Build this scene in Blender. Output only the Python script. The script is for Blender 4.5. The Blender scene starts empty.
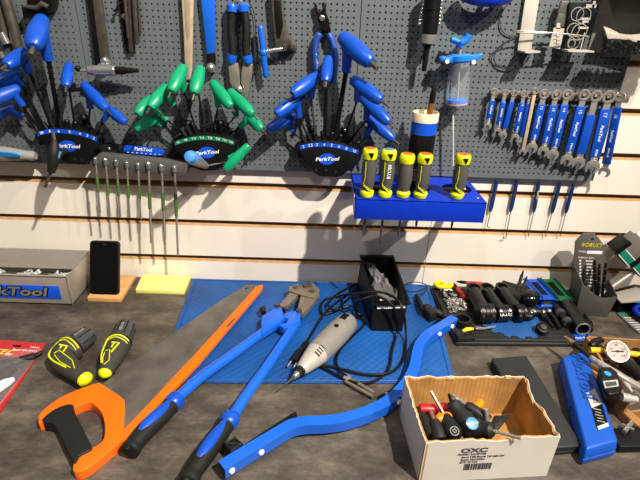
import bpy, bmesh, math, random
from mathutils import Vector as V, Matrix, Quaternion
random.seed(7)
SC = bpy.context.scene
COL = SC.collection
PI = math.pi

# ------------------------------------------------------------------ camera model (metres; bench top z=0, slatwall face y=0)
F_PX, PITCH, YAW, ROLL = 480.0, 0.465213, 0.012555, 0.036577
CAM = V((0.0, -1.08793, 0.66983))
def _axes():
    cp, sp, cy, sy = math.cos(PITCH), math.sin(PITCH), math.cos(YAW), math.sin(YAW)
    f = V((sy*cp, cy*cp, -sp)); r = V((cy, -sy, 0)); u = r.cross(f)
    c, s = math.cos(ROLL), math.sin(ROLL)
    return c*r + s*u, -s*r + c*u, f
RT, UP, FW = _axes()
def ray(px, py): return RT*((px-320)/F_PX) - UP*((py-240)/F_PX) + FW
def B(px, py, z=0.0):            # point of a horizontal plane at height z
    w = ray(px, py); return CAM + w*((z-CAM.z)/w.z)
def W(px, py, d=0.0):            # point of an upright plane d in front of the slatwall
    w = ray(px, py); return CAM + w*((-d-CAM.y)/w.y)

# ------------------------------------------------------------------ materials
def lin(h):
    h = h.lstrip('#'); o = []
    for i in (0, 2, 4):
        c = int(h[i:i+2], 16)/255
        o.append(c/12.92 if c <= .04045 else ((c+.055)/1.055)**2.4)
    return (*o, 1)
_mats = {}
def mat(name, h, rough=.5, metal=0, var=.12, scale=40, bump=0, bscale=None, trans=0, alpha=1, coat=0, ior=1.45, h2=None, spec=.5, detail=4, stretch=None):
    if name in _mats: return _mats[name]
    m = bpy.data.materials.new(name); m.use_nodes = True; _mats[name] = m
    nt = m.node_tree; p = nt.nodes['Principled BSDF']; N = nt.nodes.new; L = nt.links.new
    c = lin(h)
    p.inputs['Roughness'].default_value = rough; p.inputs['Metallic'].default_value = metal
    p.inputs['Transmission Weight'].default_value = trans; p.inputs['Alpha'].default_value = alpha
    p.inputs['Coat Weight'].default_value = coat; p.inputs['IOR'].default_value = ior
    p.inputs['Specular IOR Level'].default_value = spec
    tc = N('ShaderNodeTexCoord'); n = N('ShaderNodeTexNoise'); n.inputs['Scale'].default_value = scale; n.inputs['Detail'].default_value = detail
    src = tc.outputs['Object']
    if stretch:
        mp = N('ShaderNodeMapping'); mp.inputs['Scale'].default_value = stretch; L(src, mp.inputs['Vector']); src = mp.outputs['Vector']
    L(src, n.inputs['Vector'])
    cr = N('ShaderNodeValToRGB')
    a = c if h2 is None else lin(h2)
    if h2 is None:
        cr.color_ramp.elements[0].color = tuple(min(1, x*(1-var)) for x in c[:3])+(1,)
        cr.color_ramp.elements[1].color = tuple(min(1, x*(1+var)) for x in c[:3])+(1,)
    else:
        cr.color_ramp.elements[0].color = c; cr.color_ramp.elements[1].color = a
    cr.color_ramp.elements[0].position = .3; cr.color_ramp.elements[1].position = .7
    L(n.outputs['Fac'], cr.inputs['Fac']); L(cr.outputs['Color'], p.inputs['Base Color'])
    if bump:
        n2 = N('ShaderNodeTexNoise'); n2.inputs['Scale'].default_value = bscale or scale*3; L(src, n2.inputs['Vector'])
        b = N('ShaderNodeBump'); b.inputs['Strength'].default_value = bump; b.inputs['Distance'].default_value = .002
        L(n2.outputs['Fac'], b.inputs['Height']); L(b.outputs['Normal'], p.inputs['Normal'])
    return m

# ------------------------------------------------------------------ mesh builder (world coordinates)
def frame_from(z, up=V((0, 0, 1))):
    z = z.normalized()
    if abs(z.dot(up)) > .98: up = V((0, 1, 0))
    x = up.cross(z).normalized(); y = z.cross(x)
    return Matrix((x, y, z)).transposed()
class MB:
    def __init__(s): s.bm = bmesh.new()
    def _bev(s, vs, w, seg=2, ang=.5):
        if w <= 0: return
        vs = set(vs); es = []
        for e in s.bm.edges:
            if e.verts[0] in vs and e.verts[1] in vs and len(e.link_faces) == 2:
                if e.calc_face_angle(0) > ang: es.append(e)
        if es: bmesh.ops.bevel(s.bm, geom=es, offset=w, segments=seg, profile=.5, affect='EDGES', clamp_overlap=True)
    def box(s, c, size, R=None, bevel=0, seg=2):
        r = bmesh.ops.create_cube(s.bm, size=1); vs = r['verts']
        for v in vs:
            p = V((v.co.x*size[0], v.co.y*size[1], v.co.z*size[2]))
            v.co = V(c) + ((R @ p) if R is not None else p)
        s._bev(vs, bevel, seg); return s
    def hexa(s, top, bot, bevel=0, seg=2):       # prism between two polygons of equal count (top order seen from outside)
        n = len(top); a = [s.bm.verts.new(V(p)) for p in top]; b = [s.bm.verts.new(V(p)) for p in bot]
        fs = [s.bm.faces.new(a), s.bm.faces.new(b[::-1])]
        for i in range(n): fs.append(s.bm.faces.new((a[i], b[i], b[(i+1) % n], a[(i+1) % n])))
        bmesh.ops.recalc_face_normals(s.bm, faces=fs); s._bev(a+b, bevel, seg); return s
    def prism(s, pts, vec, holes=(), bevel=0, seg=2):
        vec = V(vec); loops = [list(map(V, pts))] + [list(map(V, h)) for h in holes]
        if not holes:
            return s.hexa(loops[0], [p+vec for p in loops[0]], bevel, seg)
        vs = []; es = []; rings = []
        for l in loops:
            r = [s.bm.verts.new(p) for p in l]; rings.append(r); vs += r
            for i in range(len(r)): es.append(s.bm.edges.new((r[i], r[(i+1) % len(r)])))
        g = bmesh.ops.triangle_fill(s.bm, edges=es, use_beauty=True)
        fs = [f for f in g['geom'] if isinstance(f, bmesh.types.BMFace)]
        if not fs: return s
        low = {v: s.bm.verts.new(v.co+vec) for v in vs}
        nf = [s.bm.faces.new([low[v] for v in reversed(f.verts)]) for f in fs]
        for r in rings:
            for i in range(len(r)):
                a, b = r[i], r[(i+1) % len(r)]; nf.append(s.bm.faces.new((a, low[a], low[b], b)))
        bmesh.ops.recalc_face_normals(s.bm, faces=fs+nf); s._bev(vs+list(low.values()), bevel, seg); return s
    def tube(s, pts, rad, seg=10, cap=True, flat=1.0, up=None, rot=0, closed=False):
        pts = [V(p) for p in pts]; n = len(pts)
        if not isinstance(rad, (list, tuple)): rad = [rad]*n
        rings = []; x = None
        for i, p in enumerate(pts):
            if closed: t = (pts[(i+1) % n]-pts[i-1])
            else: t = pts[min(i+1, n-1)]-pts[max(i-1, 0)]
            t.normalize()
            if x is None:
                u = V(up) if up is not None else (V((0, 0, 1)) if abs(t.z) < .9 else V((1, 0, 0)))
                x = (u - t*u.dot(t)).normalized()
            else:
                x = (x - t*x.dot(t))
                x = x.normalized() if x.length > 1e-6 else V((1, 0, 0))
            y = t.cross(x); r = rad[i]; ring = []
            for k in range(seg):
                a = 2*PI*k/seg + rot
                ring.append(s.bm.verts.new(p + x*(r*flat*math.cos(a)) + y*(r*math.sin(a))))
            rings.append(ring)
        fs = []
        m = n if closed else n-1
        for i in range(m):
            a, b = rings[i], rings[(i+1) % n]
            for k in range(seg): fs.append(s.bm.faces.new((a[k], a[(k+1) % seg], b[(k+1) % seg], b[k])))
        if cap and not closed:
            fs.append(s.bm.faces.new(rings[0][::-1])); fs.append(s.bm.faces.new(rings[-1]))
        bmesh.ops.recalc_face_normals(s.bm, faces=fs); return s
    def cyl(s, a, b, r, r2=None, seg=14): return s.tube([a, b], [r, r if r2 is None else r2], seg)
    def lathe(s, o, d, prof, seg=20, sy=1.0, up=None):   # prof: (along, radius)
        d = V(d).normalized(); pr = []
        return s.tube_prof(V(o), d, prof, seg, sy, up)
    def tube_prof(s, o, d, prof, seg, sy, up):
        u = V(up) if up is not None else (V((0, 0, 1)) if abs(d.z) < .9 else V((1, 0, 0)))
        x = (u-d*u.dot(d)).normalized(); y = d.cross(x); rings = []; fs = []
        for t, r in prof:
            r = max(r, 1e-5)
            rings.append([s.bm.verts.new(o+d*t+x*(r*sy*math.cos(2*PI*k/seg))+y*(r*math.sin(2*PI*k/seg))) for k in range(seg)])
        for a, b in zip(rings, rings[1:]):
            for k in range(seg): fs.append(s.bm.faces.new((a[k], a[(k+1) % seg], b[(k+1) % seg], b[k])))
        fs.append(s.bm.faces.new(rings[0][::-1])); fs.append(s.bm.faces.new(rings[-1]))
        bmesh.ops.recalc_face_normals(s.bm, faces=fs); return s
    def ball(s, c, r, sc=(1, 1, 1), R=None, u=14, v=9):
        g = bmesh.ops.create_uvsphere(s.bm, u_segments=u, v_segments=v, radius=r)
        for vv in g['verts']:
            p = V((vv.co.x*sc[0], vv.co.y*sc[1], vv.co.z*sc[2])); vv.co = V(c)+((R @ p) if R is not None else p)
        return s
    def ring(s, c, n, R, r, seg=24, rs=8):
        f = frame_from(V(n)); return s.tube([V(c)+f @ V((R*math.cos(2*PI*k/seg), R*math.sin(2*PI*k/seg), 0)) for k in range(seg)], r, rs, closed=True)
    def sheet(s, g, thick=0.0):                 # grid of points
        vs = [[s.bm.verts.new(V(p)) for p in row] for row in g]; fs = []
        for i in range(len(g)-1):
            for j in range(len(g[0])-1): fs.append(s.bm.faces.new((vs[i][j], vs[i][j+1], vs[i+1][j+1], vs[i+1][j])))
        bmesh.ops.recalc_face_normals(s.bm, faces=fs)
        if thick: bmesh.ops.solidify(s.bm, geom=fs, thickness=thick)
        return s
    def text(s, t, o, x, y, size, depth=.0004, italic=0, wide=1.0, center=True, bold=0):   # x: reading direction, y: up of the letters
        cu = bpy.data.curves.new('t', 'FONT'); cu.body = t; cu.size = size; cu.shear = italic
        cu.extrude = depth; cu.offset = bold; cu.resolution_u = 2
        if center: cu.align_x = 'CENTER'; cu.align_y = 'CENTER'
        ob = bpy.data.objects.new('t', cu); COL.objects.link(ob)
        dg = bpy.context.evaluated_depsgraph_get(); me = bpy.data.meshes.new_from_object(ob.evaluated_get(dg))
        x = V(x).normalized(); y = V(y); y = (y-x*y.dot(x)).normalized(); z = x.cross(y)
        M = Matrix.Translation(V(o)) @ Matrix((x*wide, y, z)).transposed().to_4x4()
        me.transform(M); s.bm.from_mesh(me)
        bpy.data.objects.remove(ob); bpy.data.curves.remove(cu); bpy.data.meshes.remove(me); return s
    def put(s, name, m, parent=None, label=None, cat=None, group=None, loc=None, smooth=.6, kind=None):
        if loc is None:
            loc = V((0, 0, 0))
            if parent is None and s.bm.verts:
                xs = [v.co for v in s.bm.verts]
                loc = V(((min(p.x for p in xs)+max(p.x for p in xs))/2, (min(p.y for p in xs)+max(p.y for p in xs))/2, min(p.z for p in xs)))
        base = V((0, 0, 0)) if parent is None else wloc(parent)
        o_ = base if parent is not None else loc
        for v in s.bm.verts: v.co -= o_
        me = bpy.data.meshes.new(name); s.bm.to_mesh(me); s.bm.free()
        me.polygons.foreach_set('use_smooth', [True]*len(me.polygons))
        me.set_sharp_from_angle(angle=smooth)
        for q in (m if isinstance(m, (list, tuple)) else [m]): me.materials.append(q)
        ob = bpy.data.objects.new(name, me); COL.objects.link(ob)
        if parent is not None: ob.parent = parent
        else: ob.location = loc
        tag(ob, label, cat, group, kind); return ob
def wloc(o):
    r = V(o.location)
    while o.parent: o = o.parent; r += V(o.location)
    return r
def tag(o, label=None, cat=None, group=None, kind=None):
    if label: o['label'] = label
    if cat: o['category'] = cat
    if group: o['group'] = group
    if kind: o['kind'] = kind
    return o
def thing(name, label, cat, loc, group=None):
    o = bpy.data.objects.new(name, None); COL.objects.link(o); o.location = V(loc); o.empty_display_size = .02
    return tag(o, label, cat, group)
def smooth_path(pts, n=6):                       # Catmull-Rom through points
    pts = [V(p) for p in pts]; out = []
    for i in range(len(pts)-1):
        p0 = pts[max(i-1, 0)]; p1 = pts[i]; p2 = pts[i+1]; p3 = pts[min(i+2, len(pts)-1)]
        for k in range(n):
            t = k/n; out.append(.5*((2*p1)+(p2-p0)*t+(2*p0-5*p1+4*p2-p3)*t*t+(3*p1-p0-3*p2+p3)*t**3))
    out.append(pts[-1]); return out
def WP(l, d): return [W(x, y, d) for x, y in l]
def BP(l, z): return [B(x, y, z) for x, y in l]
def lerp(a, b, t): return a+(b-a)*t
# ------------------------------------------------------------------ materials
M = dict(
 white=mat('painted_slat', '#e9e3d8', .55, var=.035, scale=9, bump=.08, bscale=60),
 mdf=mat('raw_mdf', '#b08a5e', .8, var=.15, scale=60),
 peg=mat('grey_powder_coat', '#5f676b', .5, var=.04, scale=30),
 blk=mat('black_plastic', '#0e0e0f', .42, var=.15, scale=60, bump=.05, spec=.35),
 blk2=mat('black_satin_rubber', '#1a1a19', .55, var=.15, scale=90, bump=.1, spec=.35),
 dgrey=mat('dark_grey_plastic', '#3a3a3a', .55, var=.12),
 blue=mat('blue_handle_plastic', '#0c4ab8', .32, var=.08, scale=30),
 blue2=mat('blue_dip_vinyl', '#0a48b4', .4, var=.08, scale=30),
 navy=mat('navy_grip', '#274a9e', .45, var=.1),
 bpaint=mat('blue_gloss_paint', '#175fd0', .3, var=.05, scale=15, coat=.2),
 rack=mat('blue_rack_coat', '#0731b4', .38, var=.06),
 green=mat('green_handle_plastic', '#0a9468', .32, var=.08, scale=30),
 steel=mat('brushed_steel', '#a9a7a2', .38, .7, var=.12, scale=80),
 chrome=mat('chrome', '#cfcfcc', .18, .85, var=.06, scale=50),
 dsteel=mat('dark_steel', '#57524c', .42, .5, var=.25, scale=60),
 gunm=mat('worn_gunmetal', '#857b6e', .42, .5, var=.2, scale=70, bump=.1),
 tsteel=mat('tan_steel', '#bfae95', .45, .25, var=.12, scale=50),
 bsteel=mat('black_steel', '#231f1c', .35, .6, var=.2, scale=60),
 wht=mat('white_print', '#eeeeec', .6, var=.02),
 lblue=mat('label_blue', '#0d4fcc', .4, var=.05),
 lgreen=mat('label_green', '#0f7a58', .4, var=.05),
 yel=mat('lime_yellow_plastic', '#d3dc12', .4, var=.06),
 red=mat('red_plastic', '#c0161c', .38, var=.1),
 orange=mat('orange_plastic', '#f4690c', .34, var=.05, scale=20),
 grey=mat('grey_plastic', '#8f8f8c', .45, var=.08),
 card=mat('corrugated_card', '#b98f5b', .85, var=.14, scale=14, bump=.2, bscale=120),
 clear=mat('clear_plastic', '#ffffff', .08, trans=1, ior=1.25, var=0),
)
# ------------------------------------------------------------------ room shell
SLOT0, SP = .36703, .1016
def build_wall():
    m = MB(); bm = m.bm; x0, x1 = -1.45, 1.45; segs = []
    zs = [(SLOT0-SP*k) for k in range(-6, 4)]
    prof = []                                   # (y, z, material) going down the wall section
    prof.append((0, zs[0]+.09, 0))
    for z in zs:
        prof += [(0, z+.0060, 0), (.0015, z+.0045, 0), (.0100, z+.0045, 1), (.0100, z+.011, 1), (.015, z+.011, 1), (.015, z-.0125, 1), (.0100, z-.0125, 1), (.0100, z-.0056, 1), (.0055, z-.0060, 1), (0, z-.0100, 1)]
    prof.append((0, -.06, 0))
    va = [bm.verts.new((x0, p[0], p[1])) for p in prof]; vb = [bm.verts.new((x1, p[0], p[1])) for p in prof]
    for i in range(len(prof)-1):
        f = bm.faces.new((va[i], va[i+1], vb[i+1], vb[i]))
        f.material_index = 1 if (prof[i+1][2] == 1) else 0
    for i in range(len(prof)-1):                # the plain face just under a slot lip is painted
        pass
    bmesh.ops.recalc_face_normals(bm, faces=bm.faces[:])
    return m.put('wall_back', [M['white'], M['mdf']], kind='structure', loc=V((0, 0, 0)), smooth=.3)
build_wall()
m = MB(); m.box((.289, -.0002, .10), (.0012, .0006, .49)); m.put('trim_1', mat('seam_shadow_gap', '#7d766c', .9), kind='structure')
m = MB(); m.box((0, .028, .4), (2.9, .02, 1.3)); m.put('wall_rear', M['mdf'], kind='structure')
m = MB(); m.box((0, -1.5, -.91), (4, 3.2, .02)); m.put('floor', mat('concrete_floor', '#77736c', .7, var=.15, scale=6), kind='structure')

def bench_mat():
    m = bpy.data.materials.new('concrete_laminate'); m.use_nodes = True; nt = m.node_tree; p = nt.nodes['Principled BSDF']
    N = nt.nodes.new; L = nt.links.new
    tc = N('ShaderNodeTexCoord'); mp = N('ShaderNodeMapping'); mp.inputs['Scale'].default_value = (1, 1.9, 1); L(tc.outputs['Object'], mp.inputs['Vector'])
    a = N('ShaderNodeTexNoise'); a.inputs['Scale'].default_value = 8.5; a.inputs['Detail'].default_value = 10; a.inputs['Roughness'].default_value = .74; L(mp.outputs['Vector'], a.inputs['Vector'])
    b = N('ShaderNodeTexNoise'); b.inputs['Scale'].default_value = 110; b.inputs['Detail'].default_value = 3; L(mp.outputs['Vector'], b.inputs['Vector'])
    cr = N('ShaderNodeValToRGB'); e = cr.color_ramp.elements
    e[0].position = .36; e[0].color = lin('#2e2924'); e[1].position = .66; e[1].color = lin('#6c6358')
    k = e.new(.5); k.color = lin('#4a433c')
    L(a.outputs['Fac'], cr.inputs['Fac'])
    mx = N('ShaderNodeMix'); mx.data_type = 'RGBA'; mx.blend_type = 'OVERLAY'; mx.inputs['Factor'].default_value = .24
    L(cr.outputs['Color'], mx.inputs['A']); L(b.outputs['Fac'], mx.inputs['B']); 
    v = N('ShaderNodeTexVoronoi'); v.feature = 'DISTANCE_TO_EDGE'; v.inputs['Scale'].default_value = 3.1
    wv = N('ShaderNodeTexNoise'); wv.inputs['Scale'].default_value = 7
    av = N('ShaderNodeVectorMath'); av.operation = 'MULTIPLY_ADD'; av.inputs[1].default_value = (.25, .25, .25)
    L(tc.outputs['Object'], wv.inputs['Vector']); L(wv.outputs['Color'], av.inputs[0]); L(tc.outputs['Object'], av.inputs[2]); L(av.outputs['Vector'], v.inputs['Vector'])
    c2 = N('ShaderNodeValToRGB'); c2.color_ramp.elements[0].position = 0; c2.color_ramp.elements[0].color = (.10, .10, .10, 1); c2.color_ramp.elements[1].position = .006; c2.color_ramp.elements[1].color = (0, 0, 0, 1)
    L(v.outputs['Distance'], c2.inputs['Fac'])
    m2 = N('ShaderNodeMix'); m2.data_type = 'RGBA'; m2.inputs['B'].default_value = lin('#8b8278')
    L(c2.outputs['Color'], m2.inputs['Factor']); L(mx.outputs['Result'], m2.inputs['A']); L(m2.outputs['Result'], p.inputs['Base Color'])
    p.inputs['Roughness'].default_value = .55
    bu = N('ShaderNodeBump'); bu.inputs['Strength'].default_value = .12; bu.inputs['Distance'].default_value = .001; L(b.outputs['Fac'], bu.inputs['Height']); L(bu.outputs['Normal'], p.inputs['Normal'])
    return m
wb = thing('workbench', 'dark grey-brown mottled worktop of the bench under all the tools', 'workbench', (0, -.4, -.9))
m = MB(); m.box((0, -.3505, -.02), (2.9, .70, .04), bevel=.003); m.put('worktop', bench_mat(), wb)
for x in (-1.38, 1.38):
    m = MB(); m.box((x, -.36, -.47), (.06, .6, .86)); m.put('leg', M['dgrey'], wb)
m = MB(); m.box((0, -.06, -.5), (2.7, .02, .3)); m.put('back_panel', M['dgrey'], wb)

# ------------------------------------------------------------------ pegboards: real holes, half-inch pitch
def pegboard(x0, x1, label):
    z0, z1 = .3085, .80; P = .0117; yf, yb = -.015, -.0135
    m = MB(); bm = m.bm; mg = .0135-.00585
    nx = int(round((x1-x0-2*mg)/P)); nz = int((z1-z0-2*mg)/P); P2 = (x1-x0-2*mg)/nx
    ax, az = x0+mg, z0+mg
    corner = {}
    def g(i, j):                                # shared grid at half pitch
        if (i, j) not in corner: corner[(i, j)] = bm.verts.new((ax+i*P2/2, yf, az+j*P/2))
        return corner[(i, j)]
    r = .0021
    for i in range(nx):
        for j in range(nz):
            cx, cz = ax+(i+.5)*P2, az+(j+.5)*P
            o = [g(2*i+a, 2*j+b) for a, b in ((0, 0), (1, 0), (2, 0), (2, 1), (2, 2), (1, 2), (0, 2), (0, 1))]
            an = [-.75, -.5, -.25, 0, .25, .5, .75, 1]
            q = [bm.verts.new((cx+r*math.cos(t*PI), yf, cz+r*math.sin(t*PI))) for t in an]
            d = [bm.verts.new((v.co.x, yb+.001, v.co.z)) for v in q]
            for k in range(8):
                k2 = (k+1) % 8
                bm.faces.new((o[k], o[k2], q[k2], q[k])); bm.faces.new((q[k], q[k2], d[k2], d[k]))
    ex, ez = ax+nx*P2, az+nz*P
    for (a, b, c, d) in ((x0, x1, z0, az), (x0, x1, ez, z1), (x0, ax, az, ez), (ex, x1, az, ez)):
        bm.faces.new([bm.verts.new(p) for p in ((a, yf, c), (b, yf, c), (b, yf, d), (a, yf, d))])
    for (a, b) in (((x0, z0), (x1, z0)), ((x1, z0), (x1, z1)), ((x1, z1), (x0, z1)), ((x0, z1), (x0, z0))):   # flanges
        bm.faces.new([bm.verts.new(p) for p in ((a[0], yf, a[1]), (b[0], yf, b[1]), (b[0], -.0008, b[1]), (a[0], -.0008, a[1]))])
    o = m.put('pegboard', M['peg'], label=label, cat='pegboard', group='grey pegboard panels', smooth=.4)
    o.data.polygons.foreach_set('use_smooth', [False]*len(o.data.polygons))
    return o
pegboard(-1.071, -.4966, 'grey perforated metal pegboard panel at the far left of the wall')
pegboard(-.4950, .0788, 'middle grey perforated pegboard panel, behind the green-handled wrenches')
pegboard(.0804, .6495, 'grey perforated pegboard panel on the right, behind the row of spanners')

# ------------------------------------------------------------------ camera, lamps, world
cd = bpy.data.cameras.new('camera'); cam = bpy.data.objects.new('camera', cd); COL.objects.link(cam)
cd.sensor_width = 36; cd.lens = F_PX/640*36; cd.clip_start = .02
cam.matrix_world = Matrix.Translation(CAM) @ Matrix((RT, UP, -FW)).transposed().to_4x4()
SC.camera = cam
def lamp(name, loc, e, rad, c=(1, .905, .785), aim=(0, -.2, .2), cone=95, blend=.6):
    l = bpy.data.lights.new(name, 'SPOT'); l.energy = e; l.shadow_soft_size = rad; l.color = c; l.spot_size = math.radians(cone); l.spot_blend = blend
    o = bpy.data.objects.new(name, l); COL.objects.link(o); o.location = loc
    o.rotation_euler = (V(aim)-V(loc)).to_track_quat('-Z', 'Y').to_euler(); return o
lamp('ceiling_spot', (1.1, -1.6, 2.5), 640, .03, aim=(-.22, -.15, .2), cone=62, blend=1)
lamp('ceiling_spot', (2.5, -1.6, 2.5), 170, .03)
lamp('ceiling_spot', (-.6, -1.7, 2.5), 55, .10)
w = bpy.data.worlds.new('room_light'); SC.world = w; w.use_nodes = True
nt = w.node_tree; bg = nt.nodes['Background']; tc = nt.nodes.new('ShaderNodeTexCoord'); sx = nt.nodes.new('ShaderNodeSeparateXYZ'); cr = nt.nodes.new('ShaderNodeValToRGB')
mr = nt.nodes.new('ShaderNodeMapRange'); mr.inputs['From Min'].default_value = -.6; mr.inputs['From Max'].default_value = 1
nt.links.new(tc.outputs['Generated'], sx.inputs['Vector']); nt.links.new(sx.outputs['Z'], mr.inputs['Value']); nt.links.new(mr.outputs['Result'], cr.inputs['Fac']); nt.links.new(cr.outputs['Color'], bg.inputs['Color'])
e = cr.color_ramp.elements; e[0].position = .30; e[0].color = (.10, .09, .08, 1); e[1].position = .85; e[1].color = (1, .94, .86, 1); k = e.new(.55); k.color = (.42, .39, .35, 1)
bg.inputs['Strength'].default_value = .25
SC.view_settings.view_transform = 'Standard'; SC.view_settings.look = 'None'; SC.view_settings.gamma = 1; SC.view_settings.use_curve_mapping = False
SC.view_settings.exposure = 0
# ================================================================== tools on the upper pegboard
PG = .0155
def slab(mb, px, d0, d1, bevel=.0012): return mb.prism(WP(px, d1), (0, d1-d0, 0), bevel=bevel)
# long tan steel bar spanner
t = thing('cone_wrench', 'long tan steel bar spanner hanging right of the bundle of rods', 'spanner', W(189, 92, PG))
m = MB(); slab(m, [(181, -9), (193.5, -9), (192.5, 40), (192, 70), (190, 80), (186, 80), (185, 70), (183.5, 35)], .024, .030, .0015); m.put('bar', M['tsteel'], t)
m = MB(); slab(m, [(183.8, -6), (190.6, -6), (189.8, 36), (187.2, 40), (185.6, 30)], .0300, .0306, .0003); m.put('stamped_panel', mat('stamped_tan', '#a8967c', .5, .25), t)
m = MB(); m.lathe(W(188.5, 84, .0156), (0, -1, 0), [(0, .005), (.018, .005), (.02, .0035)], 12); m.put('bolt', M['chrome'], t)
m = MB(); slab(m, [(185.5, 78), (191, 78), (191.5, 88), (186, 88)], .0175, .0245, .001); m.put('end_jaw', M['dsteel'], t)
# blue chain whip
t = thing('chain_whip', 'flat blue handled chain whip with a black end, left of the cable cutter', 'chain whip', W(211, 72, PG))
m = MB(); slab(m, [(200, -9), (214.5, -9), (215.2, 53), (206.5, 54.5)], .022, .030, .002); m.put('handle', M['bpaint'], t)
m = MB(); slab(m, [(206.5, 54.5), (215.2, 53), (215.5, 70), (209, 73), (206.8, 66)], .022, .029, .0015); m.put('end_plate', M['bsteel'], t)
m = MB(); o = W(211.3, 67.5, .029); m.lathe(o, (0, -1, 0), [(0, .010), (.004, .010), (.005, .007), (.009, .006), (.011, .003)], 8)
o = W(210.5, 68, .0156); m.cyl(o, o+V((0, -.012, 0)), .004); m.put('nut', M['chrome'], t)
# cable cutter hung by its blue ends
t = thing('cable_cutter', 'cable cutter with black and blue handles hanging jaws down', 'cutter', W(240, 97, PG))
d0 = .030
for nm, pts in (('handle', [(232, 10), (231, 28), (232.5, 45), (232.5, 56)]), ('handle', [(244, 10), (246.5, 28), (246, 45), (247, 57)])):
    m = MB(); m.tube(smooth_path(WP(pts, d0), 4), .0105, 14, flat=.8); h = m.put(nm, M['blk2'], t)
    for q, e in ((pts[0], -1), (pts[-1], 1)):
        m = MB(); s = 1 if pts[0][0] > 238 else -1
        p = W(q[0], q[1]-2*(-e), d0); p2 = W(q[0]+s*(-1 if e < 0 else 2.5), q[1]+e*7, d0)
        m.tube([W(q[0], q[1]-e*1.5, d0), lerp(p, p2, .5), p2], [.0125, .0125, .009], 14, flat=.85); m.put('blue_tip', M['bpaint'], h, label='blue end of the grip')
CS = mat('cutter_steel', '#8b857b', .4, .45, var=.1, scale=60)
m = MB(); slab(m, [(228, 64), (237.5, 63), (239.3, 73), (239.8, 84), (243, 90), (240, 95), (233, 90), (229.5, 82)], .0175, .035, .002); m.put('jaw', CS, t)
m = MB(); slab(m, [(241, 73), (243, 63), (252.5, 64), (252, 74), (249.5, 88), (247, 99), (243, 99), (240.5, 93), (243.5, 89), (240.6, 83)], .0175, .0345, .002); m.put('jaw', CS, t)
m = MB(); slab(m, [(239, 60), (243, 60), (243, 74), (239.5, 74)], .0175, .026, .001); m.put('spring_leaf', M['dsteel'], t)
m = MB(); m.lathe(W(239.5, 89, .0345), (0, -1, 0), [(0, .007), (.005, .007), (.008, .003)], 10); o = W(239.5, 89, .0156); m.cyl(o, o+V((0, -.02, 0)), .004); m.put('pivot_bolt', M['chrome'], t)
m = MB(); m.ring(W(238, 4, .03), (0, 1, 0), .008, .0015); o = W(238, 1, .0156); m.cyl(o, o+V((0, -.024, 0)), .002); m.put('hanging_ring', M['chrome'], t)
# chain tool with blue T handle
t = thing('chain_tool', 'black steel chain tool with a blue T-bar beside the cable cutter', 'chain tool', W(280, 56, PG))
m = MB(); slab(m, [(270, -9), (283, -9), (284, 20), (289, 36), (297, 45), (297, 51), (276, 51), (274, 38)], .018, .034, .003); m.put('body', M['dsteel'], t)
m = MB(); slab(m, [(274, 0), (281, 0), (283, 26), (280, 38), (277, 38), (275, 20)], .034, .0355, .0005); m.put('inset_panel', M['bsteel'], t)
m = MB()
for a, b in (((283, 44), (286, 50)), ((290, 43), (293, 49))): slab(m, [a, (a[0]+3.5, a[1]), b, (b[0]-3.5, b[1])], .034, .043, .001)
m.put('chain_cradle', M['dsteel'], t)
m = MB(); p0, p1 = W(266, 51.5, .036), W(286, 48.5, .036); m.tube([p0, p1], .0042, 12)
for k in range(14):
    q = lerp(p0, p1, .1+.06*k); m.ring(q, p1-p0, .0042, .0006, 12, 6)
m.put('drive_screw', M['chrome'], t)
m = MB(); p0, p1 = W(260.2, 25, .036), W(266.2, 78, .036); m.tube([lerp(p0, p1, q) for q in (0, .02, .06, .94, .98, 1)], [.003, .005, .0062, .0062, .005, .003], 14); m.ball(lerp(p0, p1, .51), .009); m.put('t_bar', M['bpaint'], t)
# thin cable hanging beside the cutter
m = MB(); m.tube(smooth_path([W(x, y, .02) for x, y in [(248, 0), (254, 14), (256, 40), (257, 62), (252, 80), (247, 92)]], 5), .0008, 6); m.put('thin_cable', M['blk'], None, 'thin black cable dangling between the cable cutter and the chain tool', 'cable')
# master link pliers
t = thing('link_pliers', 'chain link pliers with navy grips hanging upside down above the right hex set', 'pliers', W(324, 84, PG))
for pts, sgn in (([(320, 33), (315.8, 42), (315, 58), (317.5, 76)], -1), ([(328.5, 33), (333, 44), (335.5, 60), (333, 83)], 1)):
    m = MB(); m.tube(smooth_path(WP(pts, .026), 4), [.0065]+[.009]*11+[.0075], 12, flat=.8); h = m.put('grip', M['navy'], t)
    if sgn < 0:
        m = MB(); m.text('ParkTool', W(316.2, 62, .0338), W(317.5, 70, .0338)-W(315, 56, .0338), V((1, 0, 0)), .009, .0003); m.put('lettering', M['wht'], h)
for pts in ([(321, 34), (326, 25), (320.5, 21), (315, 12), (314, 4), (316.5, 3), (318, 10), (321, 12), (325, 18), (329, 26), (329, 32), (326, 33)],):
    m = MB(); slab(m, pts, .021, .0265, .001); m.put('jaw', M['bsteel'], t)
m = MB(); slab(m, [(327, 34), (331, 32), (329, 20), (326, 12), (326.5, 4), (324.5, 2), (321.5, 3), (322.5, 9), (319, 15), (318, 22), (322, 28)], .0265, .032, .001); m.put('jaw', M['bsteel'], t)
m = MB(); m.lathe(W(322, 18, .032), (0, -1, 0), [(0, .0055), (.002, .0055), (.003, .004)], 14); o = W(322, 18, .0156); m.cyl(o, o+V((0, -.008, 0)), .003); m.put('rivet', M['chrome'], t)
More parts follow.
